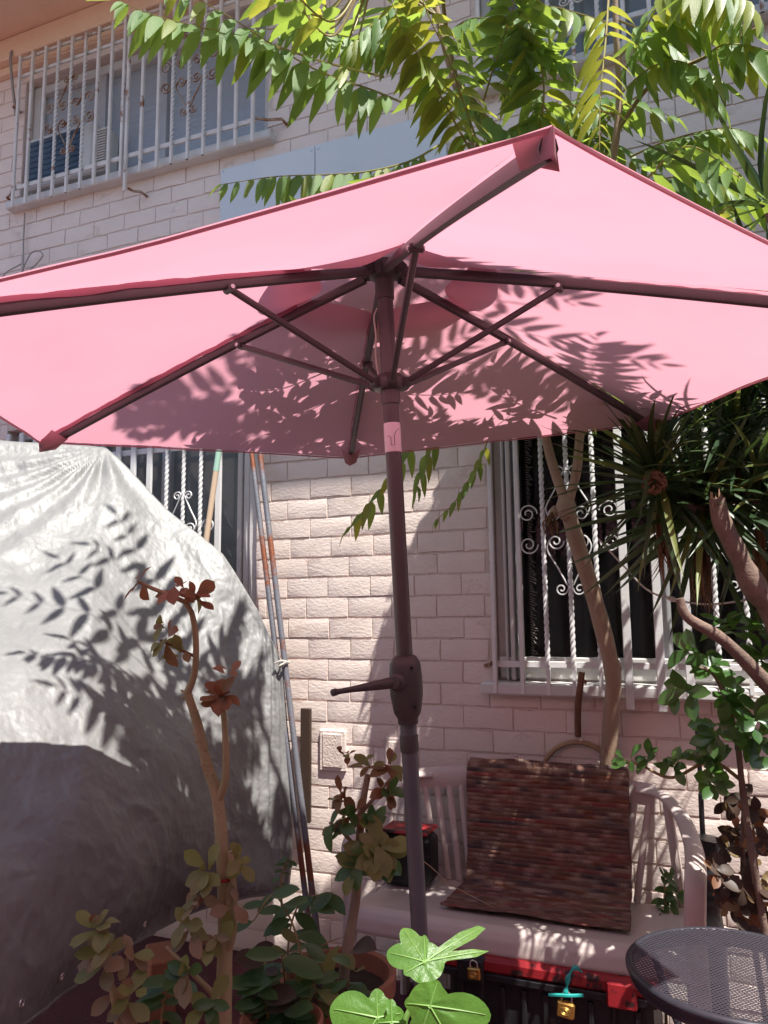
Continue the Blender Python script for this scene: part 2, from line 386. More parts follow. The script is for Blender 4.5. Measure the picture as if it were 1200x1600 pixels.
cand = []; nrow = int(ZT / BH)
rb = random.Random(5)
for j in range(nrow):
    z = .012 + BH * (j + .5)
    ivs = [(-5.2, 4.2)]
    for (a, b, c, d) in HOLES.values():
        if c - BH / 2 < z < d + BH * .4:
            nv = []
            for (p, q) in ivs:
                if b <= p or a >= q: nv.append((p, q)); continue
                if a > p: nv.append((p, a))
                if b < q: nv.append((b, q))
            ivs = nv
    off = (.5 if j % 2 else 0) * BL + rb.uniform(-.012, .012) + .042
    k = int(-5.6 / BL)
    while k * BL + off < 4.4:
        a = k * BL + off; b = a + BL; k += 1
        for (p, q) in ivs:
            lo, hi = max(a, p), min(b, q)
            if hi - lo > .035: cand.append(((lo + hi) / 2, z, (hi - lo - .006) / (BL - .006)))
def score(c):
    p = Wp(c[0], 0, c[1]); x, y = proj(p)
    if not (-20 < x < 1220 and -10 < y < 1610) or any(inpoly(x, y, P) for P in HIDE): return 0
    return c[2] * 10 / (p - CAM).length
cand.sort(key=score, reverse=True)
stuff = MB()
for i, (u, z, sx) in enumerate(cand):
    me, vs, fs = BRK[rb.randrange(10)]
    T = M.Translation((u, rb.uniform(-.0015, .002), z + rb.uniform(-.0012, .0012))) @ M.Rotation(rb.uniform(-.006, .006), 4, 'Y') @ M.Diagonal((sx, 1, rb.choice((1, -1)) if False else 1, 1))
    if i < 300: inst('brick', me, WALL @ T, wall)
    else: stuff.add([T @ V(v) for v in vs], fs)
stuff.build('brickwork', MT['wall'], wall, WALL, sharp=24, kind='stuff')

# eave slab with its cornice beam
mb = MB(); mb.box((-.5, -.380, 5.20), (13, .840, .20), bev=.01); slab = mb.build('eave_slab', MT['soffit'], house, WALL)
mb = MB(); mb.box((-.5, -.045, 5.025), (13, .09, .145), bev=.008); mb.box((-.5, -.02, 4.925), (13, .045, .05), bev=.006)
mb.build('cornice', MT['soffit'], slab, WALL)

def window(h, name, label, pane, back, nl, fw=.05, mul=(.5,), sill=True, fy=.10, fm='frame', rail=0):
    a, b, c, d = HOLES[h]
    m = MB()
    for x in (a + fw / 2, b - fw / 2): m.box((x, fy, (c + d) / 2), (fw - .002, .07, d - c - .004), bev=.006)
    for z in (c + fw / 2, d - fw / 2): m.box(((a + b) / 2, fy + .001, z), (b - a - 2 * fw, .066, fw), bev=.006)
    fr = m.build('window_frame', MT[fm], house, WALL); fr['label'] = label
    for t in mul:
        m = MB(); m.box((a + (b - a) * t, fy - .002, (c + d) / 2), (.055, .05, d - c - 2 * fw), bev=.005); m.build('mullion', MT['alu'], fr, WALL)
    xs = [a + fw] + [a + (b - a) * t for t in mul] + [b - fw]
    for i in range(len(xs) - 1):
        m = MB(); m.box(((xs[i] + xs[i + 1]) / 2, fy + .012 + .012 * (i % 2), (c + d) / 2), (xs[i + 1] - xs[i] - .004, .005, d - c - 2 * fw))
        m.build('pane', MT[pane], fr, WALL, smooth=False)
    if back:
        def fn(s, t):
            x = a + .03 + (b - a - .06) * s
            return V((x, fy + .13 + .02 * sin(x * 55 + sin(x * 13)) + .01 * sin(x * 23), c + .03 + (d - c - .06) * t))
        m = MB(); m.grid(fn, 160, 2); m.build('curtain', MT[back], fr, WALL)
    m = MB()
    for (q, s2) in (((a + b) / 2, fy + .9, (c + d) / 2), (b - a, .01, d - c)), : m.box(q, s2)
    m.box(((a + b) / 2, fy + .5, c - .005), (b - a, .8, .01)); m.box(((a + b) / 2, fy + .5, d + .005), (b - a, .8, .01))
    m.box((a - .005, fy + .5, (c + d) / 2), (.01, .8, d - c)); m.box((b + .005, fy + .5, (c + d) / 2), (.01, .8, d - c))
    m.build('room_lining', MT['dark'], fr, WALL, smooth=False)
    if sill:
        m = MB(); m.box(((a + b) / 2, .03, c - .02), (b - a + .10, .19, .05), bev=.008); m.build('window_sill', MT['frame'], fr, WALL)
    return fr
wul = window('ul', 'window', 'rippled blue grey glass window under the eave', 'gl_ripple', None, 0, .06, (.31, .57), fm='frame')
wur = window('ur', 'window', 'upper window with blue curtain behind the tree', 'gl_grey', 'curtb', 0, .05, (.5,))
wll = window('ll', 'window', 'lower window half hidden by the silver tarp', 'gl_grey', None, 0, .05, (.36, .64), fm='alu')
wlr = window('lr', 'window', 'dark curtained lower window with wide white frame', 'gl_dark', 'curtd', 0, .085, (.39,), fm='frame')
# wide timber lining boards beside the lower right window, lower glazing bar, lace fringe
m = MB()
for i, (x, w) in enumerate(((.55, .012), (.578, .02), (.612, .014))): m.box((x, .05 - .012 * i, 1.93), (w, .06, 1.34), bev=.004)
m.build('architrave', MT['frame'], wlr, WALL)
m = MB(); m.box((1.36, .07, 1.30), (1.70, .05, .07), bev=.006); m.box((1.36, .045, 1.345), (1.70, .03, .02), bev=.004); m.build('bottom_rail', MT['frame'], wlr, WALL)
m = MB()
for i in range(110):
    z = 1.36 + 1.2 * i / 110; L = random.uniform(.012, .035)
    m.tube([(.642, .085, z), (.642 + L * .6, .078, z - .006), (.642 + L, .075, z - random.uniform(.004, .02))], .0022, 4)
m.build('lace_fringe', MT['lace'], wlr, WALL)
m = MB()
for (x, w, y) in ((-.715, .045, .055), (-.765, .035, .072), (-.815, .030, .085)): m.box((x, y, 1.92), (w, .05, 1.36), bev=.004)
m.build('jamb_strip', MT['frame'], wll, WALL)
# orange brown board and purple strip behind the lower left panes
m = MB(); m.box((-1.63, .135, 2.0), (.36, .012, 1.1)); m.build('board', MT['orange'], wll, WALL)
m = MB(); m.box((-1.30, .135, 2.0), (.10, .012, 1.1)); m.build('strip', MT['curtb'], wll, WALL)

# ------------------------------------------------------------------ window grilles
def spiral(m, cx, cz, r0, turns, a0, sgn, y, th=.0032):
    pts = []; n = int(14 * turns) + 6
    for i in range(n + 1):
        t = i / n; r = r0 * (1 - .80 * t); an = a0 + sgn * 2 * pi * turns * t
        pts.append((cx + r * cos(an), y, cz + r * sin(an)))
    m.tube(pts, th, 5, flat=1.8, up=(0, 1, 0))
    return pts[0]
def twisted(m, x, y, z0, z1, w=.0075, pitch=.055):
    n = int((z1 - z0) / pitch * 8); vs = []; fs = []
    for i in range(n + 1):
        z = z0 + (z1 - z0) * i / n; a = 2 * pi * i / 8 * .5
        if z1 - z < .12 or z - z0 < .10: a = 0
        for k in range(4):
            an = a + pi / 4 + k * pi / 2; vs.append((x + w * 1.414 * cos(an), y + w * 1.414 * sin(an), z))
    for i in range(n):
        for k in range(4): fs.append((i * 4 + k, i * 4 + (k + 1) % 4, i * 4 + 4 + (k + 1) % 4, i * 4 + 4 + k))
    m.add(vs, fs)
def motif(par, cx, cz, y, mt, k=1.0):
    specs = [(-.165, .065, .040, 1.6, 0, 1), (-.165, -.065, .040, 1.6, 0, -1), (.165, .065, .040, 1.6, pi, -1), (.165, -.065, .040, 1.6, pi, 1),
             (-.053, .055, .034, 1.5, 0, 1), (-.053, -.055, .034, 1.5, 0, -1), (.053, .055, .034, 1.5, pi, -1), (.053, -.055, .034, 1.5, pi, 1),
             (-.036, .235, .026, 1.4, 0, 1), (.036, .235, .026, 1.4, pi, -1), (-.036, -.25, .026, 1.4, 0, -1), (.036, -.25, .026, 1.4, pi, 1)]
    for (dx, dz, r, tn, a0, sg) in specs:
        mm = MB(); spiral(mm, cx + dx * k, cz + dz * k, r * k, tn, a0, sg, y); mm.build('scroll', MT[mt], par, WALL)
    for sx in (-1, 1):
        for sz in (-1, 1):
            mm = MB(); mm.tube(curve([(cx + sx * .012 * k, y, cz + sz * .235 * k), (cx + sx * .05 * k, y, cz + sz * .16 * k), (cx + sx * .088 * k, y, cz + sz * .09 * k), (cx + sx * .08 * k, y, cz + sz * .05 * k)], 12), .0032, 5, flat=1.8, up=(0, 1, 0))
            mm.build('scroll_stem', MT[mt], par, WALL)
def grille(label, bars, z0, z1, n, rails, motifs, mt, brackets, u0, u1):
    t = thing('window_grille', label, 'grille', Wp((u0 + u1) / 2, n, z0), -TH, 'white security grilles over the windows')
    for b in bars:
        u, kind = b[0], b[1]; za, zb = (b[2], b[3]) if len(b) > 2 else (z0, z1)
        m = MB()
        if kind == 't': twisted(m, u, -n, za, zb)
        elif kind == 'w': m.box((u, -n, (za + zb) / 2), (.032, .016, zb - za), bev=.003)
        else: m.box((u, -n, (za + zb) / 2), (.018, .018, zb - za), bev=.003)
        m.build('bar', MT[mt if kind != 't' or mt == 'white' else 'whitegrey'], t, WALL)
    for (z, w) in rails:
        m = MB(); m.box(((u0 + u1) / 2, -n + .017, z), (u1 - u0, .012, w), bev=.002); m.build('rail', MT[mt], t, WALL)
    for mo in motifs: motif(t, mo[0], mo[1], -n - .001, mo[2], mo[3])
    for (u, z, du) in brackets:
        m = MB(); m.tube([(u, -n + .01, z), (u + du * .4, -n + .03, z - .012), (u + du, -n + .05, z - .015), (u + du, .004, z - .015)], .008, 5)
        m.build('bracket', MT['rusty'], t, WALL)
    return t
B = 'b'; T_ = 't'
ulb = [(-2.315, B), (-2.213, B), (-2.11, B), (-2.01, T_), (-1.905, T_), (-1.803, T_), (-1.705, B), (-1.605, B), (-1.515, B), (-1.482, B, 3.86, 4.94), (-1.38, B), (-1.27, B),
       (-1.175, T_), (-1.07, T_), (-.97, T_), (-.872, B), (-.77, B), (-.668, B)]
grille('white rusting grille with brown scrolls over the rippled window under the eave', ulb, 3.945, 4.925, .10, [(4.075, .026), (4.80, .02), (4.915, .014)],
       [(-1.905, 4.44, 'rusty', .92), (-1.07, 4.46, 'rusty', .92)], 'whitegrey', [(-2.33, 4.07, -.09), (-2.33, 4.66, -.08), (-.655, 4.08, .13), (-1.47, 3.88, .06)], -2.33, -.655)
urb = [(.53 + .105 * i, T_ if i in (3, 4, 5, 11, 12, 13) else B) for i in range(17)]
grille('white grille over the blue curtained window behind the tree crown', urb, 3.90, 4.925, .10, [(4.06, .024), (4.82, .02)], [(.95, 4.44, 'whitegrey', .95), (1.79, 4.44, 'whitegrey', .95)], 'whitegrey', [], .52, 2.23)
llb = [(-2.30 + .104 * i, 'w') for i in range(6)] + [(-1.66, B), (-1.605, B), (-1.50, 'w'), (-1.40, 'w'), (-1.295, 'w'), (-1.185, T_), (-1.08, T_), (-.975, T_), (-.868, 'w')]
grille('bright white grille of flat and twisted bars beside the silver tarp', llb, 1.24, 2.58, .05, [(2.40, .03), (1.34, .024)], [(-1.08, 1.92, 'white', .95)], 'white', [], -2.32, -.855)
lrb = [(.516, B), (.631, B), (.735, T_), (.838, T_), (.943, T_), (1.047, 'w', 1.165, 2.56), (1.166, 'w', 1.16, 2.56), (1.27, 'w'), (1.375, T_), (1.48, T_), (1.585, T_), (1.69, 'w'), (1.80, B), (1.91, B), (2.02, T_), (2.12, T_), (2.22, B)]
grille('white grille with scrolls over the dark window behind the forked tree trunk', lrb, 1.21, 2.58, .06, [(1.33, .026), (2.5, .026)], [(.838, 1.885, 'white', 1.0), (1.48, 1.885, 'white', 1.0)], 'white', [(.50, 1.335, -.04)], .505, 2.235)
# lower projecting ledge strip under the grille of the right window
m = MB(); m.box((.82, -.045, 1.237), (.74, .02, .022), bev=.003); m.build('ledge_strip', MT['frame'], wlr, WALL)

# ------------------------------------------------------------------ things on the wall
ac = thing('air_conditioner', 'cream window air conditioner with blue grey front behind the rusting grille', 'air conditioner', Wp(-2.0, .02, 4.07), -TH)
Rz = M.Rotation(radians(0), 3, 'Z')
m = MB(); m.box((-2.03, .02, 4.235), (.50, .13, .33), bev=.012); m.build('body', MT['acw'], ac, WALL)
m = MB(); m.box((-2.06, -.047, 4.235), (.41, .012, .27), bev=.004); m.build('front_filter', MT['acb'], ac, WALL)
m = MB()
for i in range(7): m.box((-2.06, -.055, 4.13 + .035 * i), (.40, .004, .006))
m.build('filter_rib', MT['acb'], ac, WALL)
m = MB(); m.box((-1.755, .03, 4.22), (.12, .10, .27), bev=.006); m.build('side_panel', MT['acw'], ac, WALL)
for i in range(15):
    m = MB(); m.box((-1.745, -.028, 4.10 + .0165 * i), (.10, .012, .006), M.Rotation(.5, 3, 'X')); m.build('louver', MT['acw'], ac, WALL)
pn = thing('wall_board', 'two pale blue white boards screwed side by side to the upper wall', 'board', Wp(-.3, .01, 3.25), -TH)
for (a, b) in ((-.912, -.352), (-.348, .34)):
    m = MB(); m.box(((a + b) / 2, -.012, 3.57), (b - a, .016, .65), bev=.002); m.build('panel', MT['panelw'], pn, WALL)
for (x, z) in ((-.895, 3.88), (-.37, 3.87), (-.33, 3.87), (-.895, 3.3), (-.37, 3.3), (.32, 3.87)):
    m = MB(); m.lathe([(.006, 0), (.005, .003), (.002, .004)], (x, -.020, z), (0, -1, 0), 8); m.build('screw', MT['steel'], pn, WALL)
m = MB(); m.tube(curve([Wp(-2.9, .04, 5.085), Wp(-2.55, .04, 5.07), Wp(-2.42, .05, 5.02), Wp(-2.40, .1, 4.94), Wp(-2.41, .03, 4.6)], 24), .009, 6)
tag(m.build('conduit', MT['cable']), 'thin grey conduit bending down from the eave at the far left', 'pipe')
m = MB(); m.tube(curve([Wp(-2.29, .03, 3.94), Wp(-2.30, .02, 3.75), Wp(-2.28, .03, 3.6), Wp(-2.31, .02, 3.45), Wp(-2.3, .02, 3.2)], 24), .005, 6)
lp = m.build('cable', MT['cable']); tag(lp, 'thin grey cable hanging down the wall below the rusting grille', 'cable')
m = MB(); m.tube(curve([Wp(-2.30, .03, 3.62), Wp(-2.42, .05, 3.55), Wp(-2.44, .05, 3.35), Wp(-2.36, .04, 3.4), Wp(-2.22, .04, 3.66), Wp(-2.12, .04, 3.63), Wp(-2.3, .03, 3.52)], 30), .004, 6)
m.build('cable_loop', MT['cable'], lp)
def plate(u, z, w, h, label):
    t = thing('wall_plate', label, 'plate', Wp(u, 0, z), -TH)
    m = MB(); m.box((u, -.008, z), (w, .016, h), bev=.004); m.build('cover', MT['mortar'], t, WALL)
    m = MB(); m.box((u, -.004, z), (w + .03, .016, h + .03), bev=.004); m.build('rim', MT['wall'], t, WALL)
p1, p2 = Wn(521, 1172, 0), Wn(622, 1178, 0)
plate((p1 - WO).dot(WU), p1.z, .10, .15, 'white painted cover plate low on the wall beside the leaning rods')
plate((p2 - WO).dot(WU), p2.z, .085, .11, 'small square painted plate low on the wall behind the umbrella pole')
# chips of render and rust spots

# ------------------------------------------------------------------ patio umbrella
K = .78
HUB = V((.004, 1.671, CZ + K * 1.0016)); AX = V((-.04343, -.06133, .99717)).normalized()
E1 = V((0, 1, 0)).cross(AX).normalized(); E2 = AX.cross(E1)
RR, DROP, ROT = 1.347 * K, .384 * K, -.393
umb = thing('patio_umbrella', 'open pink patio umbrella on a dark bronze crank pole', 'umbrella', HUB - AX * (HUB.z / AX.z))
def UP(r, an, h): return HUB + (E1 * cos(an) + E2 * sin(an)) * r + AX * h
def rib_h(f): return -DROP * f + .035 * sin(pi * f) * .22
ang = [ROT + k * pi / 3 for k in range(6)]
def ribp(k, f, lift=0): return UP(RR * f, ang[k % 6], rib_h(f) + lift)
LIFT = .014
F0 = .19
def panel(k):
    def fn(s, t):
        f = F0 + (1 - F0) * t
        a, b = ribp(k, f, LIFT), ribp(k + 1, f, LIFT)
        p = a.lerp(b, s)
        sg = 4 * s * (1 - s)
        ctr = HUB - AX * .1
        inw = (HUB - p); inw -= AX * inw.dot(AX)
        if t > .0: p = p + inw.normalized() * (.022 * sg * t ** 3)
        p = p - AX * (.018 * sg * sin(pi * min(1, f * 1.05)) * .8)
        p = p + AX * .003 * nz(p, 5, k)
        e_ = min(s, 1 - s); p = p + AX * (.0035 * sin(f * 95 + 5 * nz(p, 6, k)) * math.exp(-e_ * 22) * (1 if e_ > .001 else 0))
        if t < .12: p = p - inw.normalized() * (-.03 * sg * (1 - t / .12))
        return p
    return fn
m = MB()
for k in range(6): m.grid(panel(k), 32, 26)
can = m.build('canopy', MT['canopy'], umb, sharp=80)
for k in range(6):
    fn = panel(k); m = MB()
    m.tube([fn(s / 14, 1) - AX * .004 for s in range(15)], .0024, 5); m.build('hem', MT['canopy'], can)
    # doubled seam allowance along each rib
    def sf(s, t, k=k):
        f = F0 + .02 + (.985 - F0 - .02) * t; p = ribp(k, f, LIFT - .002)
        tang = (E2 * cos(ang[k]) - E1 * sin(ang[k]))
        return p + tang * (.011 * (1 if s > .5 else 1) + .003 * nz(p, 30, k)) - AX * ((.010 + .012 * abs(nz(p, 7, k + 9))) * s)
    m = MB(); m.grid(sf, 2, 44); m.build('seam_strip', MT['red_fab'], can)
    # tip pocket
    tip = ribp(k, 1.0, LIFT); tang = (E2 * cos(ang[k]) - E1 * sin(ang[k])); back = (ribp(k, .90, LIFT) - tip)
    ex = 1.0 if k != 5 else .62
    vs = [tip - AX * .002 - back * .05, tip + back * .75 * ex + tang * .034 * ex - AX * .006, tip + back * 1.0 * ex - AX * .040 * ex + tang * .006, tip + back * .75 * ex - tang * .034 * ex - AX * .006, tip - AX * .03 - back * .03, tip + back * .35 + tang * .02 - AX * .036, tip + back * .35 - tang * .02 - AX * .036]
    m = MB(); m.add(vs, [(0, 1, 5, 4), (0, 4, 6, 3), (1, 2, 5), (3, 6, 2), (4, 5, 2, 6)]); m.build('tip_pocket', MT['canopy'], can, sharp=70)
# vent cap over the opening
def vent(k):
    def fn(s, t):
        an = ang[k] + s * pi / 3; lob = 1 + .16 * sin(pi * s)
        r = (.02 + .25 * t) * (cos(pi / 6) / cos((s - .5) * pi / 3)) * (1 + (lob - 1) * t)
        return UP(r, an, .045 - .060 * t + .010 * sin(pi * s) * t - .02 * t * t)
    return fn
m = MB()
for k in range(6): m.grid(vent(k), 10, 8)
vt = m.build('vent_cap', MT['canopy'], umb, sharp=80)
for k in range(6):
    fn = vent(k); m = MB(); m.tube([fn(s / 10, 1) for s in range(11)], .003, 5); m.build('vent_hem', MT['red_fab'], vt)
# frame
RUN = .272
for k in range(6):
    pts = [ribp(k, .045 + .945 * i / 12, -.006) for i in range(13)]
    m = MB(); m.tube(pts, .0098, 8, flat=1.25, up=AX); rib = m.build('rib', MT['metal'], umb)
    a = UP(.038, ang[k], -RUN); b = ribp(k, .372, -.016)
    tang = (E2 * cos(ang[k]) - E1 * sin(ang[k]))
    m = MB(); m.tube([a, a.lerp(b, .5), b], .0072, 8); st = m.build('strut', MT['metal'], umb)
    m = MB(); m.lathe([(.0085, -.013), (.0085, .013)], b, tang, 10); m.build('pivot', MT['metal'], st)
    m = MB(); m.lathe([(.0045, -.016), (.0045, .016)], b, tang, 8); m.build('rivet', MT['steel'], st)
m = MB(); m.lathe([(.021, -.075), (.022, -.03), (.034, -.024), (.037, -.012), (.037, .006), (.030, .012), (.012, .02)], HUB, AX, 24)
hb = m.build('top_hub', MT['blackpl'], umb)
for k in range(6):
    m = MB(); o = UP(.042, ang[k], -.008); tang = (E2 * cos(ang[k]) - E1 * sin(ang[k]))
    m.lathe([(.013, -.011), (.0145, -.006), (.0145, .006), (.013, .011)], o, tang, 12); m.build('hub_knuckle', MT['blackpl'], hb)
m = MB(); m.lathe([(.0215, -.045), (.0225, -.015), (.036, -.012), (.039, -.004), (.039, .010), (.030, .020), (.0215, .024)], UP(0, 0, -RUN), AX, 24)
rn = m.build('runner', MT['metal'], umb)
for k in range(6):
    m = MB(); o = UP(.039, ang[k], -RUN); tang = (E2 * cos(ang[k]) - E1 * sin(ang[k]))
    m.lathe([(.011, -.010), (.012, -.005), (.012, .005), (.011, .010)], o, tang, 12); m.build('runner_knuckle', MT['blackpl'], rn)
m = MB(); m.tube([UP(0, 0, -.02), UP(0, 0, -.5), UP(0, 0, -.89)], .0182, 20); m.build('upper_pole', MT['metal'], umb)
m = MB(); m.lathe([(.0184, -.002), (.0189, 0), (.0189, .062), (.0184, .064)], UP(0, 0, -.425), AX, 20, cap=False)
sticker = m.build('label_sticker', MT['label'], umb)
vd = -(UP(0, 0, -.39) - CAM); vd -= AX * vd.dot(AX); vd.normalize(); sd = vd.cross(AX).normalized()
def PS(x, h): 
    a = x / .0192; return UP(0, 0, -.425 + h) + (vd * cos(a) - sd * sin(a)) * .0194
m = MB()
for q in ([(-.004, .012), (.004, .012), (.004, .035), (.010, .045), (.018, .05)], [(-.004, .012), (-.004, .03), (-.012, .034)]):
    m.tube([PS(*x) for x in q], .0006, 4)
m.build('label_print', MT['ink'], sticker)
# pull cord beside the pole
m = MB(); m.tube(curve([UP(.022, 2.6, -.09), UP(.03, 2.7, -.11), UP(.026, 2.9, -.16), UP(.03, 2.8, -.20), UP(.025, 2.8, -.255)], 20), .0022, 5); m.build('pull_cord', MT['cablew'], umb)
low_end = -(HUB.z / AX.z)
m = MB(); m.tube([UP(0, 0, -.98), UP(0, 0, -1.4), UP(0, 0, low_end)], .0180, 20); m.build('lower_pole', MT['metal2'], umb)
m = MB(); m.lathe([(.0195, -.034), (.0205, -.03), (.0205, 0), (.0195, .003)], UP(0, 0, -1.055), AX, 20); m.build('pole_collar', MT['blackpl'], umb)
m = MB()
prof = [(.022, -.012), (.023, 0), (.030, .012), (.036, .05), (.0365, .09), (.034, .118), (.026, .132), (.0195, .136)]
CB = UP(0, 0, -1.015)
vs = []; fs = []; n = 24
for (r, h) in prof:
    for k2 in range(n):
        a = 2 * pi * k2 / n; cx_, sy_ = cos(a), sin(a)
        q = 1 / (abs(cx_) ** 3.2 + abs(sy_) ** 3.2) ** (1 / 3.2)
        vs.append(CB + AX * h + (sd * cx_ * r * 1.0 + vd * sy_ * r * 1.08) * q)
for i in range(len(prof) - 1):
    for k2 in range(n): fs.append((i * n + k2, i * n + (k2 + 1) % n, (i + 1) * n + (k2 + 1) % n, (i + 1) * n + k2))
fs += [tuple(range(n))[::-1], tuple((len(prof) - 1) * n + k2 for k2 in range(n))]
m.add(vs, fs); ch = m.build('crank_housing', MT['blackpl'], umb)
side = (R2 - AX * R2.dot(AX)).normalized()
for (dx, dh) in ((.014, .112), (.017, .028)):
    m = MB(); m.lathe([(.0035, 0), (.0035, .0035)], CB + side * dx + vd * .0355 + AX * dh, vd, 8); m.build('screw_hole', MT['black'], ch)
kd = (vd * .85 - side * .5).normalized(); k0 = CB + AX * .083 + kd * .030
m = MB(); m.lathe([(.020, 0), (.020, .012), (.018, .016), (.0135, .018), (.0125, .022), (.004, .022)], k0, kd, 20); m.build('crank_boss', MT['blackpl'], ch)
h0 = k0 + kd * .008; hd = (-side * .97 - AX * .09 + vd * .1).normalized()
m = MB(); m.tube([h0, h0 + hd * .045, h0 + hd * .10, h0 + hd * .122, h0 + hd * .136], [.0135, .0105, .0065, .006, .0065], 10, flat=1.0)
m.lathe([(.004, -.006), (.008, -.003), (.008, .006), (.004, .008)], h0 + hd * .136, kd, 12)
m.build('crank_handle', MT['blackpl'], ch)

# ------------------------------------------------------------------ tarp, rods, broom
TC = [  # columns from left to right, each from the top edge to the hem: (px, py, depth)
    [(-420, 655, 3.7), (-420, 840, 3.1), (-420, 1050, 2.5), (-420, 1240, 1.92), (-420, 1420, 1.74), (-420, 1660, 1.72)],
    [(-150, 672, 3.65), (-150, 850, 3.15), (-150, 1050, 2.6), (-150, 1238, 2.03), (-150, 1410, 1.84), (-150, 1650, 1.82)],
    [(20, 690, 3.74), (10, 850, 3.26), (0, 1040, 2.69), (0, 1232, 2.32), (0, 1400, 2.11), (5, 1612, 2.07)],
    [(166, 700, 3.82), (150, 850, 3.40), (140, 1010, 2.94), (130, 1180, 2.57), (118, 1340, 2.36), (105, 1556, 2.32)],
    [(262, 797, 3.74), (256, 930, 3.44), (246, 1070, 3.12), (234, 1210, 2.80), (222, 1350, 2.64), (208, 1492, 2.62)],
    [(348, 866, 3.66), (346, 980, 3.48), (340, 1095, 3.28), (330, 1210, 3.12), (320, 1320, 3.05), (302, 1438, 3.05)],
    [(402, 952, 3.60), (405, 1045, 3.50), (404, 1140, 3.40), (400, 1235, 3.32), (394, 1325, 3.28), (385, 1398, 3.26)],
    [(441, 1036, 3.54), (447, 1105, 3.53), (452, 1180, 3.52), (456, 1255, 3.50), (457, 1330, 3.48), (452, 1388, 3.46)]]
TC3 = [[D(*p) for p in c] for c in TC]
PK = TC3[3][0]
def tarp(s, t):
    P = [catmull(c, t) for c in TC3]; x = min(max(s, 0), 1) * (len(P) - 1); i = min(int(x), len(P) - 2)
    return P[i].lerp(P[i + 1], x - i) * .7 + catmull(P, s) * .3
def tarpw(s, t):
    p = tarp(s, t); e = .01
    a = tarp(min(1, s + e), t) - tarp(max(0, s - e), t); b = tarp(s, min(1, t + e)) - tarp(s, max(0, t - e))
    n = a.cross(b)
    if n.length > 1e-9: n.normalize()
    if n.y > 0: n = -n
    d = p - PK; R = d.length; an = atan2(d.z, d.dot(WU))
    ed = min(1, s * 40, (1 - s) * 14, t * 18 + .15)
    w = .022 * sin(an * 17 + 2 * nz(p, 2.0)) * math.exp(-R * 1.6) * min(1, R * 6)
    w += .030 * nz(p, 1.6, 3) + .010 * nz((p.x, p.y, p.z * 1.5), 4.2, 5)
    w -= .014 * abs(nz((p.x + .5 * p.z, p.y, p.z * .6), 5.5, 8)) + .009 * abs(nz((p.x - .4 * p.z, p.y, p.z * .8), 9.5, 2)) + .005 * abs(nz((p.x * 1.6, p.y, p.z * .8), 19, 6)) + .0028 * abs(nz((p.x, p.y, p.z * 1.3), 38, 4))
    if t > .62: w += .05 * sin(p.x * 6 + p.z * 9 + 3 * nz(p, 1.5)) * (t - .62) / .38
    if s > .85: w += .012 * sin(s * 160) * (s - .85) / .15
    return p + n * w * ed
m = MB(); m.grid(tarpw, 300, 240)
tp = thing('tarp_cover', 'large crinkled silver grey tarpaulin draped down over a pile at left', 'tarpaulin', TC3[3][5].xy.to_3d())
ts = m.build('sheet', MT['tarp'], tp, sharp=180, solid=.002)
m = MB(); m.tube([tarpw(i / 90, 1) for i in range(91)], .006, 6); m.build('hem', MT['tarp'], tp)
for s in (.30, .405, .53, .62, .72, .86):
    c = tarpw(s, .965); n = (tarpw(s + .01, .965) - tarpw(s - .01, .965)).cross(tarpw(s, .985) - tarpw(s, .945)).normalized()
    if n.y > 0: n = -n
    m = MB(); m.lathe([(.0065, .002), (.0075, .0045), (.011, .0045), (.012, .002)], c, n, 14, cap=False); m.build('grommet', MT['grommet'], tp)
kn = TC3[7][0]
m = MB(); m.tube(curve([kn + V((-.03, -.02, .0)), kn + V((0, -.03, .012)), kn + V((.03, -.01, .004)), kn + V((.03, .03, 0)), kn + V((0, .02, -.01)), kn + V((-.01, -.03, -.012)), kn + V((.02, -.025, .006))], 30), .004, 6)
tag(m.build('tie_cord', MT['cablew']), 'knotted pale cord tying the tarp corner to the leaning rods', 'cord')
def rod(p, q, r, name, label, mt='rod', grp=None):
    m = MB(); m.tube([p, p.lerp(q, .33), p.lerp(q, .66), q], r, 10)
    return tag(m.build(name, MT[mt]), label, 'rod', grp)
rod(Wn(492, 1420, .20) - V((0, 0, .25)), Wn(391, 690, .06) , .0125, 'metal_rod', 'blue grey metal rod, left of the pair leaning by the tarp')
rod(Wn(503, 1420, .21) - V((0, 0, .25)), Wn(404, 690, .065), .0135, 'metal_rod', 'rust streaked metal rod, right of the pair leaning by the tarp')
br = thing('broom', 'pale wooden broom handle with mint tip leaning in front of the barred window', 'broom', Wn(318, 900, .1))
a, b = Wn(344, 690, .09), Wn(300, 1000, .15); c = a.lerp(b, .155)
m = MB(); m.tube([c, a.lerp(b, .5), b], .0145, 10); m.build('handle', MT['broom'], br)
m = MB(); m.tube([a - (b - a) * .1, c], .0150, 10); m.build('handle_tip', MT['mint'], br)
m = MB(); m.box(Wn(478, 1195, .045), (.05, .02, .50), M.Rotation(-TH, 3, 'Z'), bev=.003)
tag(m.build('grey_board', MT['brownleaf']), 'narrow weathered board standing against the wall behind the rods', 'board')
m = MB(); c = Wn(250, 1478, 0); c = D(252, 1476, 3.25); m.box((c.x, c.y, .11), (.10, .2, .22), M.Rotation(.4, 3, 'Z'), bev=.006)
tag(m.build('clay_block', MT['terra']), 'brown clay block standing under the lifted tarp hem', 'block')

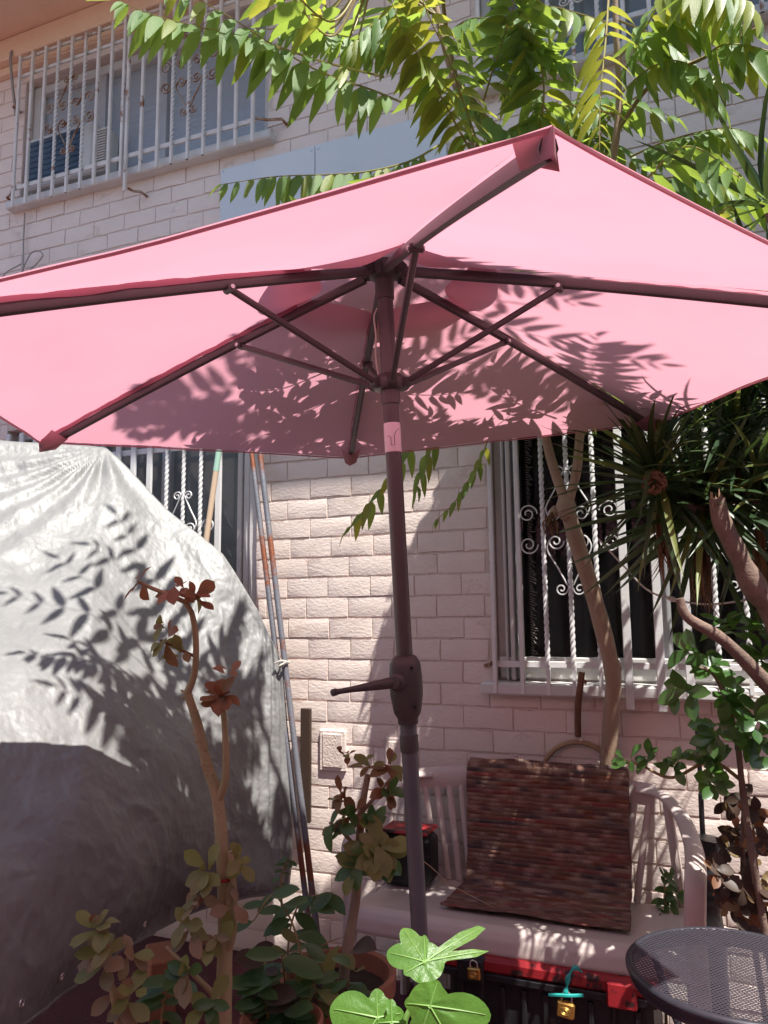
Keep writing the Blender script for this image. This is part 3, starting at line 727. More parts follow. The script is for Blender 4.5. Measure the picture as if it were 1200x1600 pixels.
# ------------------------------------------------------------------ plastic bench
BU, BN = .665, .17
BX = M.Translation(Wp(BU, BN, 0)) @ M.Rotation(-TH, 4, 'Z')       # local x along, -y toward the viewer
bench = thing('garden_bench', 'off white plastic two seat garden bench against the wall', 'bench', Wp(BU, BN, 0), -TH)
HW = .585; SZ = .505; FYB = -.42
def seat(s, t):
    x = (s - .5) * 2 * (HW - .02)
    prof = [(0.0, SZ - .012), (-.06, SZ - .02), (-.2, SZ - .022), (-.33, SZ - .01), (-.385, SZ - .002), (-.412, SZ - .014), (-.424, SZ - .035), (-.428, SZ - .075), (-.424, SZ - .085), (-.405, SZ - .082), (-.395, SZ - .045), (-.3, SZ - .04), (0, SZ - .042)]
    i = t * (len(prof) - 1); k = min(int(i), len(prof) - 2); f = i - k
    y = prof[k][0] * (1 - f) + prof[k + 1][0] * f; z = prof[k][1] * (1 - f) + prof[k + 1][1] * f
    bow = -.018 * (1 - (x / HW) ** 2) if y < -.2 else 0
    return V((x, y + bow, z))
m = MB(); m.grid(seat, 30, 48); m.build('seat', MT['bench'], bench, BX, sharp=50)
def topz(x): 
    a = abs(x) / .46
    return .895 + .03 * (1 - a * a) if a < 1 else .895
path = [(x, .035 - .00 * abs(x), topz(x) - .03) for x in [-.46 + .92 * i / 24 for i in range(25)]]
m = MB(); m.tube(path, .042, 10, flat=.35, up=(0, 1, 0)); m.build('top_rail', MT['bench'], bench, BX, sharp=60)
for sx in (-1, 1):
    for i in range(6):
        x1 = sx * (.44 - .052 * i); x0 = sx * (.40 - .046 * i - .02)
        m = MB(); m.tube(curve([(x0, -.005, SZ - .01), (x0 + (x1 - x0) * .5, .012, .68), (x1, .033, topz(x1) - .05)], 8), .0125, 8, flat=.5, up=(0, 1, 0))
        m.build('slat', MT['bench'], bench, BX)
for i in range(5):
    x = -.12 + .06 * i; m = MB(); m.tube([(x, -.005, SZ - .01), (x, .012, .68), (x, .033, topz(x) - .05)], .0125, 8, flat=.5, up=(0, 1, 0)); m.build('slat', MT['bench'], bench, BX)
for sx in (-1, 1):
    pts = curve([(sx * .40, .035, .885), (sx * .485, .02, .872), (sx * .55, -.05, .82), (sx * .583, -.16, .765), (sx * .592, -.28, .745), (sx * .592, -.37, .725), (sx * .588, -.405, .67), (sx * .582, -.40, .55), (sx * .585, -.405, .3), (sx * .59, -.42, 0)], 60)
    m = MB(); rr = [.036] * 61
    m.tube(pts, rr, 10, flat=.42, up=(sx * .25, .0, 1) if False else None)
    m.build('arm', MT['bench'], bench, BX, sharp=70)
    m = MB(); m.tube(curve([(sx * .50, .03, .87), (sx * .515, .03, .7), (sx * .53, .05, .5), (sx * .56, .09, 0)], 16), .03, 8, flat=.6); m.build('rear_leg', MT['bench'], bench, BX)
    def lw(s, t, sx=sx):   # broad web that joins seat end and front leg
        y = -.41 + .33 * s; z0 = SZ - .15 + .02 * s if s > .12 else .0
        z = (SZ - .02) * (1 - t) + (SZ - .10) * t
        return V((sx * (HW - .012), y, z))
    m = MB(); m.grid(lw, 10, 3); m.build('seat_end', MT['bench'], bench, BX, solid=.02)

# woven rag rug over the back and seat
rows = 62
prof = [(.075, .70), (.085, .85), (.07, .938), (.03, .958), (-.006, .935), (-.018, .86), (-.028, .72), (-.04, .60), (-.07, .537), (-.14, .515), (-.20, .509), (-.26, .507), (-.31, .514)]
P3 = [V((0, a, b)) for a, b in prof]
dense = curve(P3, 400); cum = [0]
for i in range(400): cum.append(cum[-1] + (dense[i + 1] - dense[i]).length)
def arc(t):
    L = t * cum[-1]; lo, hi = 0, 400
    while hi - lo > 1:
        mid = (lo + hi) // 2
        if cum[mid] <= L: lo = mid
        else: hi = mid
    f = (L - cum[lo]) / max(1e-9, cum[hi] - cum[lo]); return dense[lo].lerp(dense[hi], f), (dense[hi] - dense[lo]).normalized()
RW0, RW1 = .43 - BU - .01, 1.035 - BU
def rug(s, t):
    p, tg = arc(t); n = V((0, tg.z, -tg.y)); n = -n if n.y > 0 and t > .2 else n
    row = t * rows; fr = row % 1
    x0 = RW0 - .025 * max(0, t - .72) / .28 + .006 * nz((0, t * 12, 0), 1, 2); x1 = RW1 + .015 * max(0, t - .8) / .2 + .006 * nz((3, t * 12, 0), 1, 2)
    x = x0 + (x1 - x0) * s
    knob = .0016 * sin(x * 560 + int(row) * pi)
    w = .0030 * abs(sin(pi * fr)) ** .7 + knob + .004 * nz((x, t * 6, 0), 7, 1) + .0015 * nz((x * 8, row, 0), 2, 6)
    w += .010 * nz((x * 2, t * 2, 1), 2.5, 4)
    return V((x, p.y, p.z + .003 * nz((x * 3, row * .11, 0), 3, 3))) + n * w
m = MB(); m.grid(rug, 150, rows * 6)
RG = bpy.data.materials.new('woven_rag'); RG.use_nodes = True
t_ = RG.node_tree; N_ = t_.nodes; L_ = t_.links.new
at = N_.new('ShaderNodeAttribute'); at.attribute_name = 'rowuv'
def wv(sc, seed):
    mp = N_.new('ShaderNodeMapping'); mp.inputs['Scale'].default_value = sc; mp.inputs['Location'].default_value = (seed, seed * 2, 0); L_(at.outputs['Vector'], mp.inputs[0])
    x = N_.new('ShaderNodeTexNoise'); x.inputs['Scale'].default_value = 1; x.inputs['Detail'].default_value = 0; L_(mp.outputs[0], x.inputs['Vector']); return x.outputs['Fac']
cr = N_.new('ShaderNodeValToRGB'); L_(wv((.9, 2.73, 1), 3), cr.inputs[0]); e = cr.color_ramp; e.interpolation = 'LINEAR'
e.elements[0].position = 0; e.elements[0].color = (.10, .06, .052, 1); e.elements[1].position = .36; e.elements[1].color = (.18, .085, .066, 1)
for p_, c_ in ((.42, (.09, .05, .042)), (.47, (.16, .045, .04)), (.51, (.12, .065, .045)), (.55, (.10, .055, .036)), (.59, (.045, .035, .04)), (.63, (.19, .125, .09)), (.66, (.12, .04, .02)), (.70, (.08, .04, .035))):
    q_ = e.elements.new(p_); q_.color = (*[v * 1.4 for v in c_], 1)
fl = N_.new('ShaderNodeMapRange'); fl.inputs[1].default_value = .48; fl.inputs[2].default_value = .74; L_(wv((11, 3.17, 1), 9), fl.inputs[0])
st_ = N_.new('ShaderNodeTexNoise'); st_.inputs['Scale'].default_value = 130; g_ = N_.new('ShaderNodeNewGeometry'); L_(g_.outputs['Position'], st_.inputs['Vector'])
mu = N_.new('ShaderNodeMath'); mu.operation = 'MULTIPLY'; L_(fl.outputs[0], mu.inputs[0]); L_(st_.outputs['Fac'], mu.inputs[1])
mx = N_.new('ShaderNodeMix'); mx.data_type = 'RGBA'; L_(mu.outputs[0], mx.inputs[0]); L_(cr.outputs[0], mx.inputs[6]); mx.inputs[7].default_value = (.40, .28, .22, 1)
bs = N_['Principled BSDF']; L_(mx.outputs[2], bs.inputs['Base Color']); bs.inputs['Roughness'].default_value = .85; bs.inputs['Specular IOR Level'].default_value = .2
bp_ = N_.new('ShaderNodeBump'); bp_.inputs['Strength'].default_value = .6; bp_.inputs['Distance'].default_value = .003; L_(st_.outputs['Fac'], bp_.inputs['Height']); L_(bp_.outputs[0], bs.inputs['Normal'])
rg = thing('rag_rug', 'brown and red woven rag rug draped over the bench back and seat', 'rug', Wp(.73, .3, .5), -TH)
ro = m.build('cloth', RG, rg, BX, sharp=180, solid=.004)
at_ = ro.data.attributes.new('rowuv', 'FLOAT_VECTOR', 'POINT')
w_ = 151; buf = []
for j in range(rows * 6 + 1):
    for i in range(w_): buf += [i / 150, min(rows - 1, (j - .01) // 6) + .5, 0]
at_.data.foreach_set('vector', buf)

# ------------------------------------------------------------------ totes and padlocks
def tote(u0, u1, n0, n1, zt, label, h=.34):
    t = thing('storage_tote', label, 'storage box', Wp((u0 + u1) / 2, (n0 + n1) / 2, zt - h), -TH)
    cu, cn, w, d = (u0 + u1) / 2, (n0 + n1) / 2, u1 - u0, n1 - n0
    m = MB(); m.box((cu, -cn, zt - .05 - (h - .05) / 2), (w - .05, d - .05, h - .05), bev=.02); bd = m.build('body', MT['tote'], t, WALL)
    for i in range(9):
        m = MB(); m.box((u0 + .07 + (w - .14) * i / 8, -n1 + .021, zt - .19), (.018, .016, .2), bev=.004); m.build('rib', MT['tote'], bd, WALL)
    m = MB(); m.box((cu, -cn, zt - .026), (w, d, .05), bev=.012); ld = m.build('lid', MT['totelid'], t, WALL)
    m = MB(); m.box((cu, -cn, zt + .004), (w - .12, d - .12, .016), bev=.006); m.build('lid_panel', MT['tote'], ld, WALL)
    m = MB(); m.box((cu, -n1 + .012, zt - .062), (w - .02, .022, .024), bev=.004); m.build('rim', MT['tote'], bd, WALL)
    for fx in (.16, .84):
        m = MB(); m.box((u0 + w * fx, -n1 - .006, zt - .045), (.09, .018, .075), bev=.006); m.build('latch', MT['totelid'] if fx > .5 else MT['tote'], t, WALL)
    return t
tote(.44, 1.14, .16, .64, .425, 'black storage tote with red lid under the bench front')
t2 = thing('black_box', 'small black plastic box with a red rim on the bench end behind the pole', 'box', Wp(.22, .22, SZ), -TH)
c = Wn(640, 1365, .25); cu_ = (c - WO).dot(WU)
m = MB(); m.box((cu_, -.25, SZ + .085), (.21, .15, .20), bev=.028); bb = m.build('body', MT['tote'], t2, WALL)
m = MB(); m.box((cu_, -.25, SZ + .188), (.20, .145, .014), bev=.006); m.build('red_rim', MT['totelid'], t2, WALL)
for i in range(4):
    m = MB(); m.box((cu_ - .06 + .04 * i, -.327, SZ + .08), (.012, .006, .12), bev=.002); m.build('rib', MT['tote'], bb, WALL)
def padlock(p, w, label, tilt=0):
    t = thing('padlock', label, 'padlock', p, -TH)
    X = M.Translation(p) @ M.Rotation(-TH, 4, 'Z') @ M.Rotation(tilt, 4, 'Y')
    m = MB(); m.box((0, 0, 0), (w, w * .42, w * .86), bev=w * .09); bd = m.build('body', MT['brass'], t, X)
    m = MB(); pts = [(-w * .28, 0, w * .40)] + [(-w * .28 * cos(pi * i / 10), 0, w * .62 + w * .30 * sin(pi * i / 10)) for i in range(11)] + [(w * .28, 0, w * .40)]
    m.tube(pts, w * .075, 8); m.build('shackle', MT['steel'], t, X)
    m = MB()
    for s in range(3):
        m.tube([(w * (.30 - .07 * s) * cos(2 * pi * i / 20), -w * .215, w * (.20 - .05 * s) * sin(2 * pi * i / 20) - w * .02) for i in range(20)], w * .018, 4, closed=True)
    m.tube([(-w * .16, -w * .215, -w * .02), (-w * .02, -w * .215, w * .06), (w * .15, -w * .215, -w * .04)], w * .02, 4)
    m.build('embossed_mark', MT['brass'], bd, X)
pl = Wn(884, 1577, .685)
padlock(pl, .054, 'brass padlock hanging from teal string on the red lidded tote', .12)
padlock(Wn(741, 1521, .665), .042, 'small brass padlock on the left latch of the red lidded tote', -.05)
q = pl + V((0, 0, .045))
m = MB()
m.tube(curve([q + WU * .0, q + WU * .006 + V((0, 0, .02)), q + WU * .012 + V((0, 0, .05)), q + WU * .03 + V((0, 0, .075)) - WN * .01, q + WU * .05 + V((0, 0, .062)) - WN * .02], 20), [.006 + .003 * sin(i * .9) for i in range(21)], 7)
m.tube(curve([q - WU * .05 + V((0, 0, -.012)), q - WU * .02 + V((0, 0, -.004)) + WN * .008, q + WU * .01 + WN * .01, q + WU * .055 + V((0, 0, .004))], 16), .0052, 6)
tag(m.build('teal_string', MT['teal']), 'knotted teal plastic string holding the brass padlock', 'string')

# ------------------------------------------------------------------ mesh table
tcx = D(1153, 1515, 1.84); TZ = tcx.z; TR = .232
tb = thing('mesh_table', 'small round dark metal mesh table at the right front', 'table', (tcx.x, tcx.y, 0))
m = MB(); TCN = V((tcx.x, tcx.y, TZ))
m.tube([TCN + V((TR * cos(2 * pi * i / 64), TR * sin(2 * pi * i / 64), -.008)) for i in range(64)], .010, 10, closed=True); m.build('rim', MT['table'], tb)
m = MB(); m.lathe([(TR, -.012), (TR + .002, -.03), (TR - .004, -.040), (TR - .006, -.014)], TCN, (0, 0, 1), 64, cap=False); m.build('apron', MT['table'], tb)
m = MB(); st = .0098; nn_ = int(TR / st) + 1
for sgn in (1, -1):
    for i in range(-int(nn_ * 1.45), int(nn_ * 1.45) + 1):
        cdist = i * st / 1.2
        h2 = (TR - .006) ** 2 - cdist ** 2
        if h2 <= 0: continue
        h = sqrt(h2); dv = V((cos(.55), sgn * sin(.55), 0)); nv = V((-dv.y, dv.x, 0))
        m.tube([TCN + nv * cdist - dv * h, TCN + nv * cdist + dv * h], .0011, 4, cap=False)
m.build('mesh_top', MT['table'], tb, smooth=False, kind='stuff')
for k in range(3):
    an = 2.25 + k * 2 * pi / 3; dv = V((cos(an), sin(an), 0))
    m = MB(); m.tube(curve([TCN + dv * (TR - .02) - V((0, 0, .03)), TCN + dv * (TR - .06) - V((0, 0, .14)), TCN + dv * .08 - V((0, 0, .34)), TCN + dv * .14 - V((0, 0, .55)), TCN + dv * .22 - V((0, 0, TZ))], 24), .009, 8); m.build('leg', MT['table'], tb)

# ------------------------------------------------------------------ odds and ends behind the bench
hp = thing('cane_hoop', 'tan bent cane hoop with a dark upright stick behind the bench', 'hoop', Wn(905, 1210, .02))
c = Wn(905, 1212, .02)
m = MB(); m.tube([c + WU * (.148 * cos(pi * i / 24)) + V((0, 0, .150 * sin(pi * i / 24) - .02)) for i in range(25)] , .0105, 8)
a_ = c + WU * .148; b_ = c - WU * .148
m.tube([a_ - V((0, 0, .02)), a_ - V((0, 0, .35))], .0105, 8); m.tube([b_ - V((0, 0, .02)), b_ - V((0, 0, .35))], .0105, 8)
m.build('hoop', MT['cane'], hp)
m = MB(); m.tube(curve([Wn(903, 1150, .03), Wn(903, 1105, .07), Wn(907, 1070, .10), Wn(909, 1050, .10)], 10), .0135, 8); m.tube([Wn(907, 1062, .10), Wn(916, 1066, .11)], .007, 6)
m.build('stick', MT['wood'], hp)
bp0 = Wn(1108, 1440, .22); m = MB()
m.tube(curve([V((bp0.x, bp0.y, 0)), bp0, Wn(1106, 1370, .22), Wn(1108, 1310, .22)], 24), [.05 + .012 * nz((i * .4, 1, 2)) for i in range(25)], 12)
tag(m.build('black_post', MT['black']), 'charred black post standing beside the right end of the bench', 'post')
m = MB(); m.tube(curve([Wn(1095, 1240, .16), Wn(1098, 1300, .16), Wn(1103, 1360, .15)], 8), .010, 6); m.tube([Wn(1086, 1075, .12), Wn(1090, 1150, .13), Wn(1096, 1240, .15)], .009, 6)
tag(m.build('dark_pipe', MT['black']), 'thin black pipe running down the wall among the shrub leaves', 'pipe')
m = MB(); cl = [Wn(935, 842, .35), Wn(975, 885, .36), Wn(1012, 922, .38), Wn(1050, 936, .40), Wn(1100, 944, .44), Wn(1150, 940, .5), Wn(1230, 925, .6)]
m.tube(curve(cl, 40), .0032, 6); m.tube([Wn(1040, 933, .39), Wn(1050, 936, .40), Wn(1062, 939, .41)], [.004, .010, .004], 8)
tag(m.build('clothes_line', MT['cablew']), 'sagging dirty white cord with a knot across the right window', 'cord')
m = MB(); m.tube(curve([Wn(1130, 1083, .3), Wn(1170, 1088, .32), Wn(1230, 1098, .36)], 10), .005, 6)
tag(m.build('white_cord', MT['cablew']), 'short pale cord crossing behind the glossy shrub at the right edge', 'cord')
m = MB(); m.tube(curve([Wn(640, 1330, .40), Wn(670, 1352, .42), Wn(710, 1385, .44), Wn(772, 1418, .45)], 14), .002, 5)
tag(m.build('dry_twig', MT['cane']), 'thin dry twig lying across the rug and bench', 'twig')

# ------------------------------------------------------------------ leaves
def leafmesh(name, mt, w, curl=.25, fold=.3, ny=6, shape='lance', seed=0, wav=.0, cols=1):
    r = random.Random(seed); vs = []; fs = []
    for j in range(ny + 1):
        t = j / ny
        if shape == 'lance': hw = w * (sin(pi * min(1, t * 1.0) ** .62) ** .8 if 0 < t < 1 else .0)
        elif shape == 'obov': hw = w * (sin(pi * t ** 1.45) ** .75 if 0 < t < 1 else 0)
        elif shape == 'oval': hw = w * (sin(pi * t) ** .65 if 0 < t < 1 else 0)
        else: hw = w * (1 - t) ** .55 * min(1, t * 8 + .55)      # blade
        if t == 0: hw = max(hw, w * .10)
        if t == 1: hw = max(hw, w * .02)
        y = sin(curl * t) / curl if abs(curl) > .01 else t
        z = -(1 - cos(curl * t)) / curl if abs(curl) > .01 else 0
        sway = .05 * sin(3 * t + seed)
        wz = wav * sin(9 * t + seed)
        vs += [(-hw * cos(fold) + sway * .3, y, z + hw * sin(fold) + wz), (sway * .3, y, z), (hw * cos(fold) + sway * .3, y, z + hw * sin(fold) - wz)]
    for j in range(ny):
        for i in range(2): fs.append((j * 3 + i, j * 3 + i + 1, j * 3 + 4 + i, j * 3 + 3 + i))
    m = MB(); m.add(vs, fs); return m.mesh(name, MT[mt], True, 180), vs, fs
def orient(pos, d, nrm, s):
    d = V(d).normalized(); n = V(nrm); n = n - d * n.dot(d)
    if n.length < 1e-4: n = V((0, 0, 1)) - d * d.z + V((.01, 0, 0))
    n.normalize(); x = d.cross(n)
    return M.Translation(pos) @ M(((x.x, d.x, n.x, 0), (x.y, d.y, n.y, 0), (x.z, d.z, n.z, 0), (0, 0, 0, 1))) @ M.Scale(s, 4)

class Foliage:
    """leaves of one plant: the nearest become objects of their own, the rest one joined part"""
    def __init__(s, root, name, cap=300): s.r = root; s.n = name; s.cap = cap; s.L = []
    def add(s, parent, lm, mtx): s.L.append((parent, lm, mtx))
    def finish(s, rest, mt):
        def sc(e):
            p = e[2].to_translation(); x, y = proj(p) if (p - CAM).dot(Fw) > .1 else (-999, 0)
            vis = (-30 < x < 1230 and -30 < y < 1630)
            if vis and inpoly(x, y, HIDE[0]) and p.y > 1.2 and p.z > 2.0: vis = False
            return (1 if vis else 0) * 10 + 1 / (p - CAM).length
        s.L.sort(key=sc, reverse=True)
        J = {}
        for i, (par, lm, X) in enumerate(s.L):
            if i < s.cap: inst(s.n, lm[0], X, par)
            else: J.setdefault(lm[0].materials[0].name, MB()).add([X @ V(v) for v in lm[1]], lm[2])
        if J:
            a = MB(); mats = []; sl = []
            for nm, b in J.items():
                mats.append(bpy.data.materials[nm]); sl += [len(mats) - 1] * len(b.f); a.add(b.v, b.f)
            o = a.build(rest, mats[0], s.r, sharp=180, kind='stuff')
            for q in mats[1:]: o.data.materials.append(q)
            o.data.polygons.foreach_set('material_index', sl)

LF = [leafmesh('leaflet', 'leaf', .132, c, f, 6, 'lance', i) for i, (c, f) in enumerate(((.35, .25), (.7, .35), (.15, .3), (.5, .15), (-.2, .3)))]
LY = [leafmesh('leaflet', 'leafy', .135, c, f, 6, 'lance', i + 9) for i, (c, f) in enumerate(((.5, .25), (.8, .4), (.3, .3)))]

# ------------------------------------------------------------------ the tall compound leaved tree
tree = thing('tree_of_heaven', 'slender forked tree with long drooping compound leaves above the umbrella', 'tree', Wp(.90, .05, 0))
FO = Foliage(tree, 'leaflet', 300)
rt = random.Random(11)
def limb(pts, r0, r1, name, parent, mt='bark', n=10, k=None):
    c = curve(pts, k or 8 * len(pts)); N = len(c) - 1
    m = MB(); m.tube(c, [(r0 + (r1 - r0) * i / N) * (1 + (.20 if mt == 'limb' else .09) * nz(c[i], 17)) for i in range(N + 1)], n)
    return m.build(name, MT[mt], parent)
tk = limb([Wp(.90, .05, 0), Wn(946, 1300, .045), Wn(950, 1200, .047), Wn(955, 1110, .085), Wn(957, 1050, .135), Wn(930, 940, .18), Wn(902, 850, .22), Wn(884, 785, .25)], .033, .031, 'trunk', tree)
for (px, py, n_, r) in ((884, 792, .25, .040), (957, 1045, .135, .035), (866, 800, .25, .018)):
    p = Wn(px, py, n_); m = MB(); m.lathe([(.002, -r * 1.5), (r * .7, -r), (r, 0), (r * .7, r), (.002, r * 1.5)], p, (0.1, .2, 1), 10)
    m.build('burl', MT['bark'], tk)
forkL = [Wn(886, 790, .25), Wn(868, 740, .27), Wn(852, 680, .33), D(820, 520, 2.62), D(780, 380, 2.55), D(735, 210, 2.45), D(700, 90, 2.42), D(676, -10, 2.4), D(640, -160, 2.35), D(610, -300, 2.3)]
forkR = [Wn(886, 790, .25), Wn(900, 740, .27), Wn(906, 680, .32), D(925, 480, 2.68), D(945, 320, 2.6), D(964, 205, 2.52), D(967, 130, 2.5), D(962, 40, 2.45), D(960, -120, 2.4)]
bl = limb(forkL, .021, .009, 'branch', tree); brr = limb(forkR, .020, .009, 'branch', tree)
ol = D(610, -300, 2.3)
brU = limb([D(676, -10, 2.4), D(600, -90, 2.35), D(500, -150, 2.3), D(414, -185, 2.26)], .010, .006, 'branch', tree, 'twig')
brR = limb([D(964, 205, 2.52), D(1020, 130, 2.4), D(1100, 90, 2.3), D(1190, 40, 2.2)], .008, .005, 'branch', tree, 'twig')
brM = limb([D(735, 210, 2.45), D(700, 60, 2.3), D(690, -60, 2.1), D(700, -200, 2.0)], .008, .005, 'branch', tree, 'twig')
def frond(P, L=.13, n=13, droop=1.0, side=.55, fw=.25, yel=.12, wl=1.0, wr=1.0, tipdroop=0, start=.10, jit=.07, world=False, spread=1.0):
    P = [V(p) if world else D(*p) for p in P]; L *= 1.22; n = int(n * 1.1) if not world else n
    c = curve(P, 40)
    m = MB(); m.tube(c, [.0042 - .0030 * i / 40 for i in range(41)], 5)
    fr = m.build('frond', MT['rachis'], tree)
    for i in range(n):
        t = start + (1 - start) * (i + .5) / n
        p = catmull(P, t); T = (catmull(P, min(1, t + .02)) - catmull(P, max(0, t - .02))).normalized()
        Sd = T.cross(V((0, 0, 1)))
        if Sd.length < .05: Sd = V((1, 0, 0))
        Sd.normalize()
        size = L * (.62 + .38 * sin(pi * min(1, t * .95 + .05)))
        if t > .85: size *= .8
        for sg, wsc in ((-1, wl), (1, wr)):
            if wsc <= 0 or rt.random() < .03: continue
            dv = Sd * sg * side * spread + T * (fw + .25 * t) + V((0, 0, -droop)) + V((rt.uniform(-jit, jit), rt.uniform(-jit, jit), rt.uniform(-jit, jit)))
            nr = V((0, 0, .8)) + Sd * sg * .7 + V((rt.uniform(-.2, .2), rt.uniform(-.2, .2), 0))
            lm = rt.choice(LY) if rt.random() < yel else rt.choice(LF)
            FO.add(fr, lm, orient(p + T * rt.uniform(-.008, .008), dv, nr, size * wsc * rt.uniform(.85, 1.12)))
    T = (c[-1] - c[-2]).normalized(); FO.add(fr, rt.choice(LF), orient(c[-1], T + V((0, 0, -.4)), V((0, 0, 1)), L * .55))
    return fr
# the fronds seen above the umbrella
frond([(640, 165, 2.42), (580, 140, 2.36), (500, 112, 2.28), (420, 66, 2.22), (345, 18, 2.16), (262, -25, 2.12)], .150, 15, 1.0, .5)
frond([(600, 120, 2.40), (500, 95, 2.30), (400, 62, 2.2), (300, 40, 2.12), (235, 22, 2.06), (180, -2, 2.02)], .130, 15, .85, .55, wl=1.0)
frond([(640, 90, 2.45), (600, 73, 2.46), (540, 57, 2.44), (470, 46, 2.40), (392, 46, 2.36)], .095, 17, .9, .5)
frond([(745, 252, 2.30), (722, 212, 2.22), (692, 157, 2.14), (662, 101, 2.08), (632, 52, 2.04), (612, 4, 2.0)], .165, 15, .8, .75, yel=.9, wr=.62, start=.04)
frond([(690, 225, 2.42), (640, 252, 2.36), (575, 268, 2.30), (510, 273, 2.26), (430, 276, 2.22), (348, 288, 2.18)], .105, 19, 1.0, .42)
frond([(755, 160, 2.40), (770, 110, 2.3), (786, 62, 2.22), (800, 15, 2.16), (812, -40, 2.1)], .155, 10, .55, .8, yel=.35)
frond([(700, 90, 2.42), (725, 140, 2.35), (760, 180, 2.3), (800, 215, 2.26), (838, 250, 2.22)], .13, 11, .8, .6)
frond([(680, 10, 2.42), (650, 0, 2.35), (610, 15, 2.3), (575, 45, 2.26), (545, 75, 2.24)], .135, 10, 1.0, .5)
frond([(690, 60, 2.42), (735, 30, 2.35), (790, 35, 2.28), (840, 60, 2.24), (890, 100, 2.2)], .14, 12, .9, .55)
frond([(965, 180, 2.52), (900, 165, 2.44), (850, 175, 2.38), (800, 200, 2.34), (770, 225, 2.3)], .13, 11, .9, .5)
frond([(952, -20, 2.3), (948, 43, 2.24), (943, 100, 2.2), (938, 155, 2.17), (937, 235, 2.15)], .125, 10, .35, .9, yel=1.0)
frond([(967, 130, 2.48), (1000, 70, 2.36), (1060, 20, 2.26), (1110, 10, 2.2), (1170, 45, 2.16)], .15, 12, .95, .55)
frond([(1100, 90, 2.3), (1130, 70, 2.22), (1170, 72, 2.18), (1215, 85, 2.14), (1270, 110, 2.1)], .14, 9, 1.0, .5)
frond([(966, 150, 2.5), (1010, 110, 2.36), (1050, 95, 2.28), (1085, 105, 2.22), (1130, 130, 2.2)], .14, 10, .95, .55, yel=.25)
frond([(985, 245, 2.56), (1030, 225, 2.5), (1085, 208, 2.44), (1140, 200, 2.4), (1190, 215, 2.36)], .115, 14, 1.0, .5)
frond([(975, 290, 2.58), (1020, 283, 2.5), (1070, 275, 2.44), (1120, 285, 2.4), (1170, 310, 2.36)], .12, 12, 1.0, .5)
frond([(962, 40, 2.45), (900, 20, 2.36), (850, 10, 2.3), (800, 30, 2.26)], .14, 9, .9, .5, yel=.3)
frond([(1190, 40, 2.2), (1160, 0, 2.12), (1120, -20, 2.08), (1060, 0, 2.04)], .14, 9, .9, .5, yel=.3)
frond([(962, 30, 2.45), (1030, 60, 2.4), (1090, 110, 2.38), (1130, 170, 2.36)], .13, 10, 1.0, .5)
frond([(880, 210, 2.45), (840, 150, 2.4), (810, 110, 2.38), (790, 120, 2.35)], .13, 8, .9, .6)
frond([(752, 242, 2.35), (728, 170, 2.2), (700, 90, 2.1), (668, 20, 2.02), (640, -60, 1.98)], .165, 13, .75, .8, yel=.7)
frond([(842, 215, 2.4), (850, 140, 2.3), (838, 70, 2.22), (815, 10, 2.15)], .15, 10, .7, .7, yel=.4)
frond([(968, 90, 2.46), (1010, 40, 2.3), (1040, -10, 2.2), (1090, -40, 2.1)], .16, 9, .8, .6, yel=.3)
# fronds that hang below the back edge of the canopy
frond([(655, 660, 2.78), (640, 700, 2.80), (610, 745, 2.82), (575, 790, 2.84), (540, 830, 2.85)], .105, 7, .55, .8, start=.2)
frond([(768, 640, 2.80), (758, 700, 2.82), (735, 745, 2.84), (710, 785, 2.85), (680, 815, 2.86)], .07, 8, .45, .8, start=.2)
frond([(690, 650, 2.78), (675, 690, 2.8), (660, 730, 2.82), (650, 770, 2.84)], .10, 4, .8, .7, start=.2)
# crown above the frame: a spray over the tarp, the dense middle and the right
TO = V((.27, -.40, 1.0))
stem = D(340, 1125, 3.32) + TO * 2.55
limb([D(414, -185, 2.26), stem + V((.2, .05, -.1)), stem, stem + V((-.15, -.02, .12))], .006, .004, 'branch', tree, 'twig')
for sh in ([(12, 930, 3.05), (100, 985, 3.1), (190, 1060, 3.15), (280, 1110, 3.2)], [(90, 885, 3.3), (150, 960, 3.25), (240, 1060, 3.25), (300, 1110, 3.25)],
           [(140, 865, 3.4), (195, 905, 3.4), (260, 985, 3.35), (310, 1070, 3.3)], [(183, 800, 3.55), (215, 860, 3.5), (255, 940, 3.45), (300, 1030, 3.4)],
           [(75, 1165, 2.8), (140, 1195, 2.85), (220, 1205, 2.95), (290, 1180, 3.05)], [(110, 1105, 2.95), (160, 1130, 3.0), (230, 1140, 3.1), (300, 1140, 3.2)],
           [(390, 930, 3.55), (370, 990, 3.5), (350, 1050, 3.45), (335, 1090, 3.35)], [(420, 1000, 3.5), (400, 1060, 3.45), (370, 1100, 3.4), (345, 1110, 3.35)]):
    pts = [D(*q) + TO * (2.5 - .06 * i) for i, q in enumerate(sh)][::-1]
    frond([stem.lerp(pts[0], .3)] + pts, .145, 8, .25, .9, world=True, jit=.12, start=.25)
bx1 = [D(800, 450, 2.58), D(650, 430, 2.40), D(480, 450, 2.34), D(400, 470, 2.34), D(360, 490, 2.32)]
bx2 = [D(925, 480, 2.68), D(955, 470, 2.42), D(1000, 490, 2.28), D(1050, 510, 2.2)]
bx3 = [D(780, 380, 2.55), D(720, 330, 2.25), D(640, 330, 2.05), D(560, 360, 1.95)]
for b_ in (bx1, bx2, bx3): limb(b_, .008, .004, 'branch', tree, 'twig')
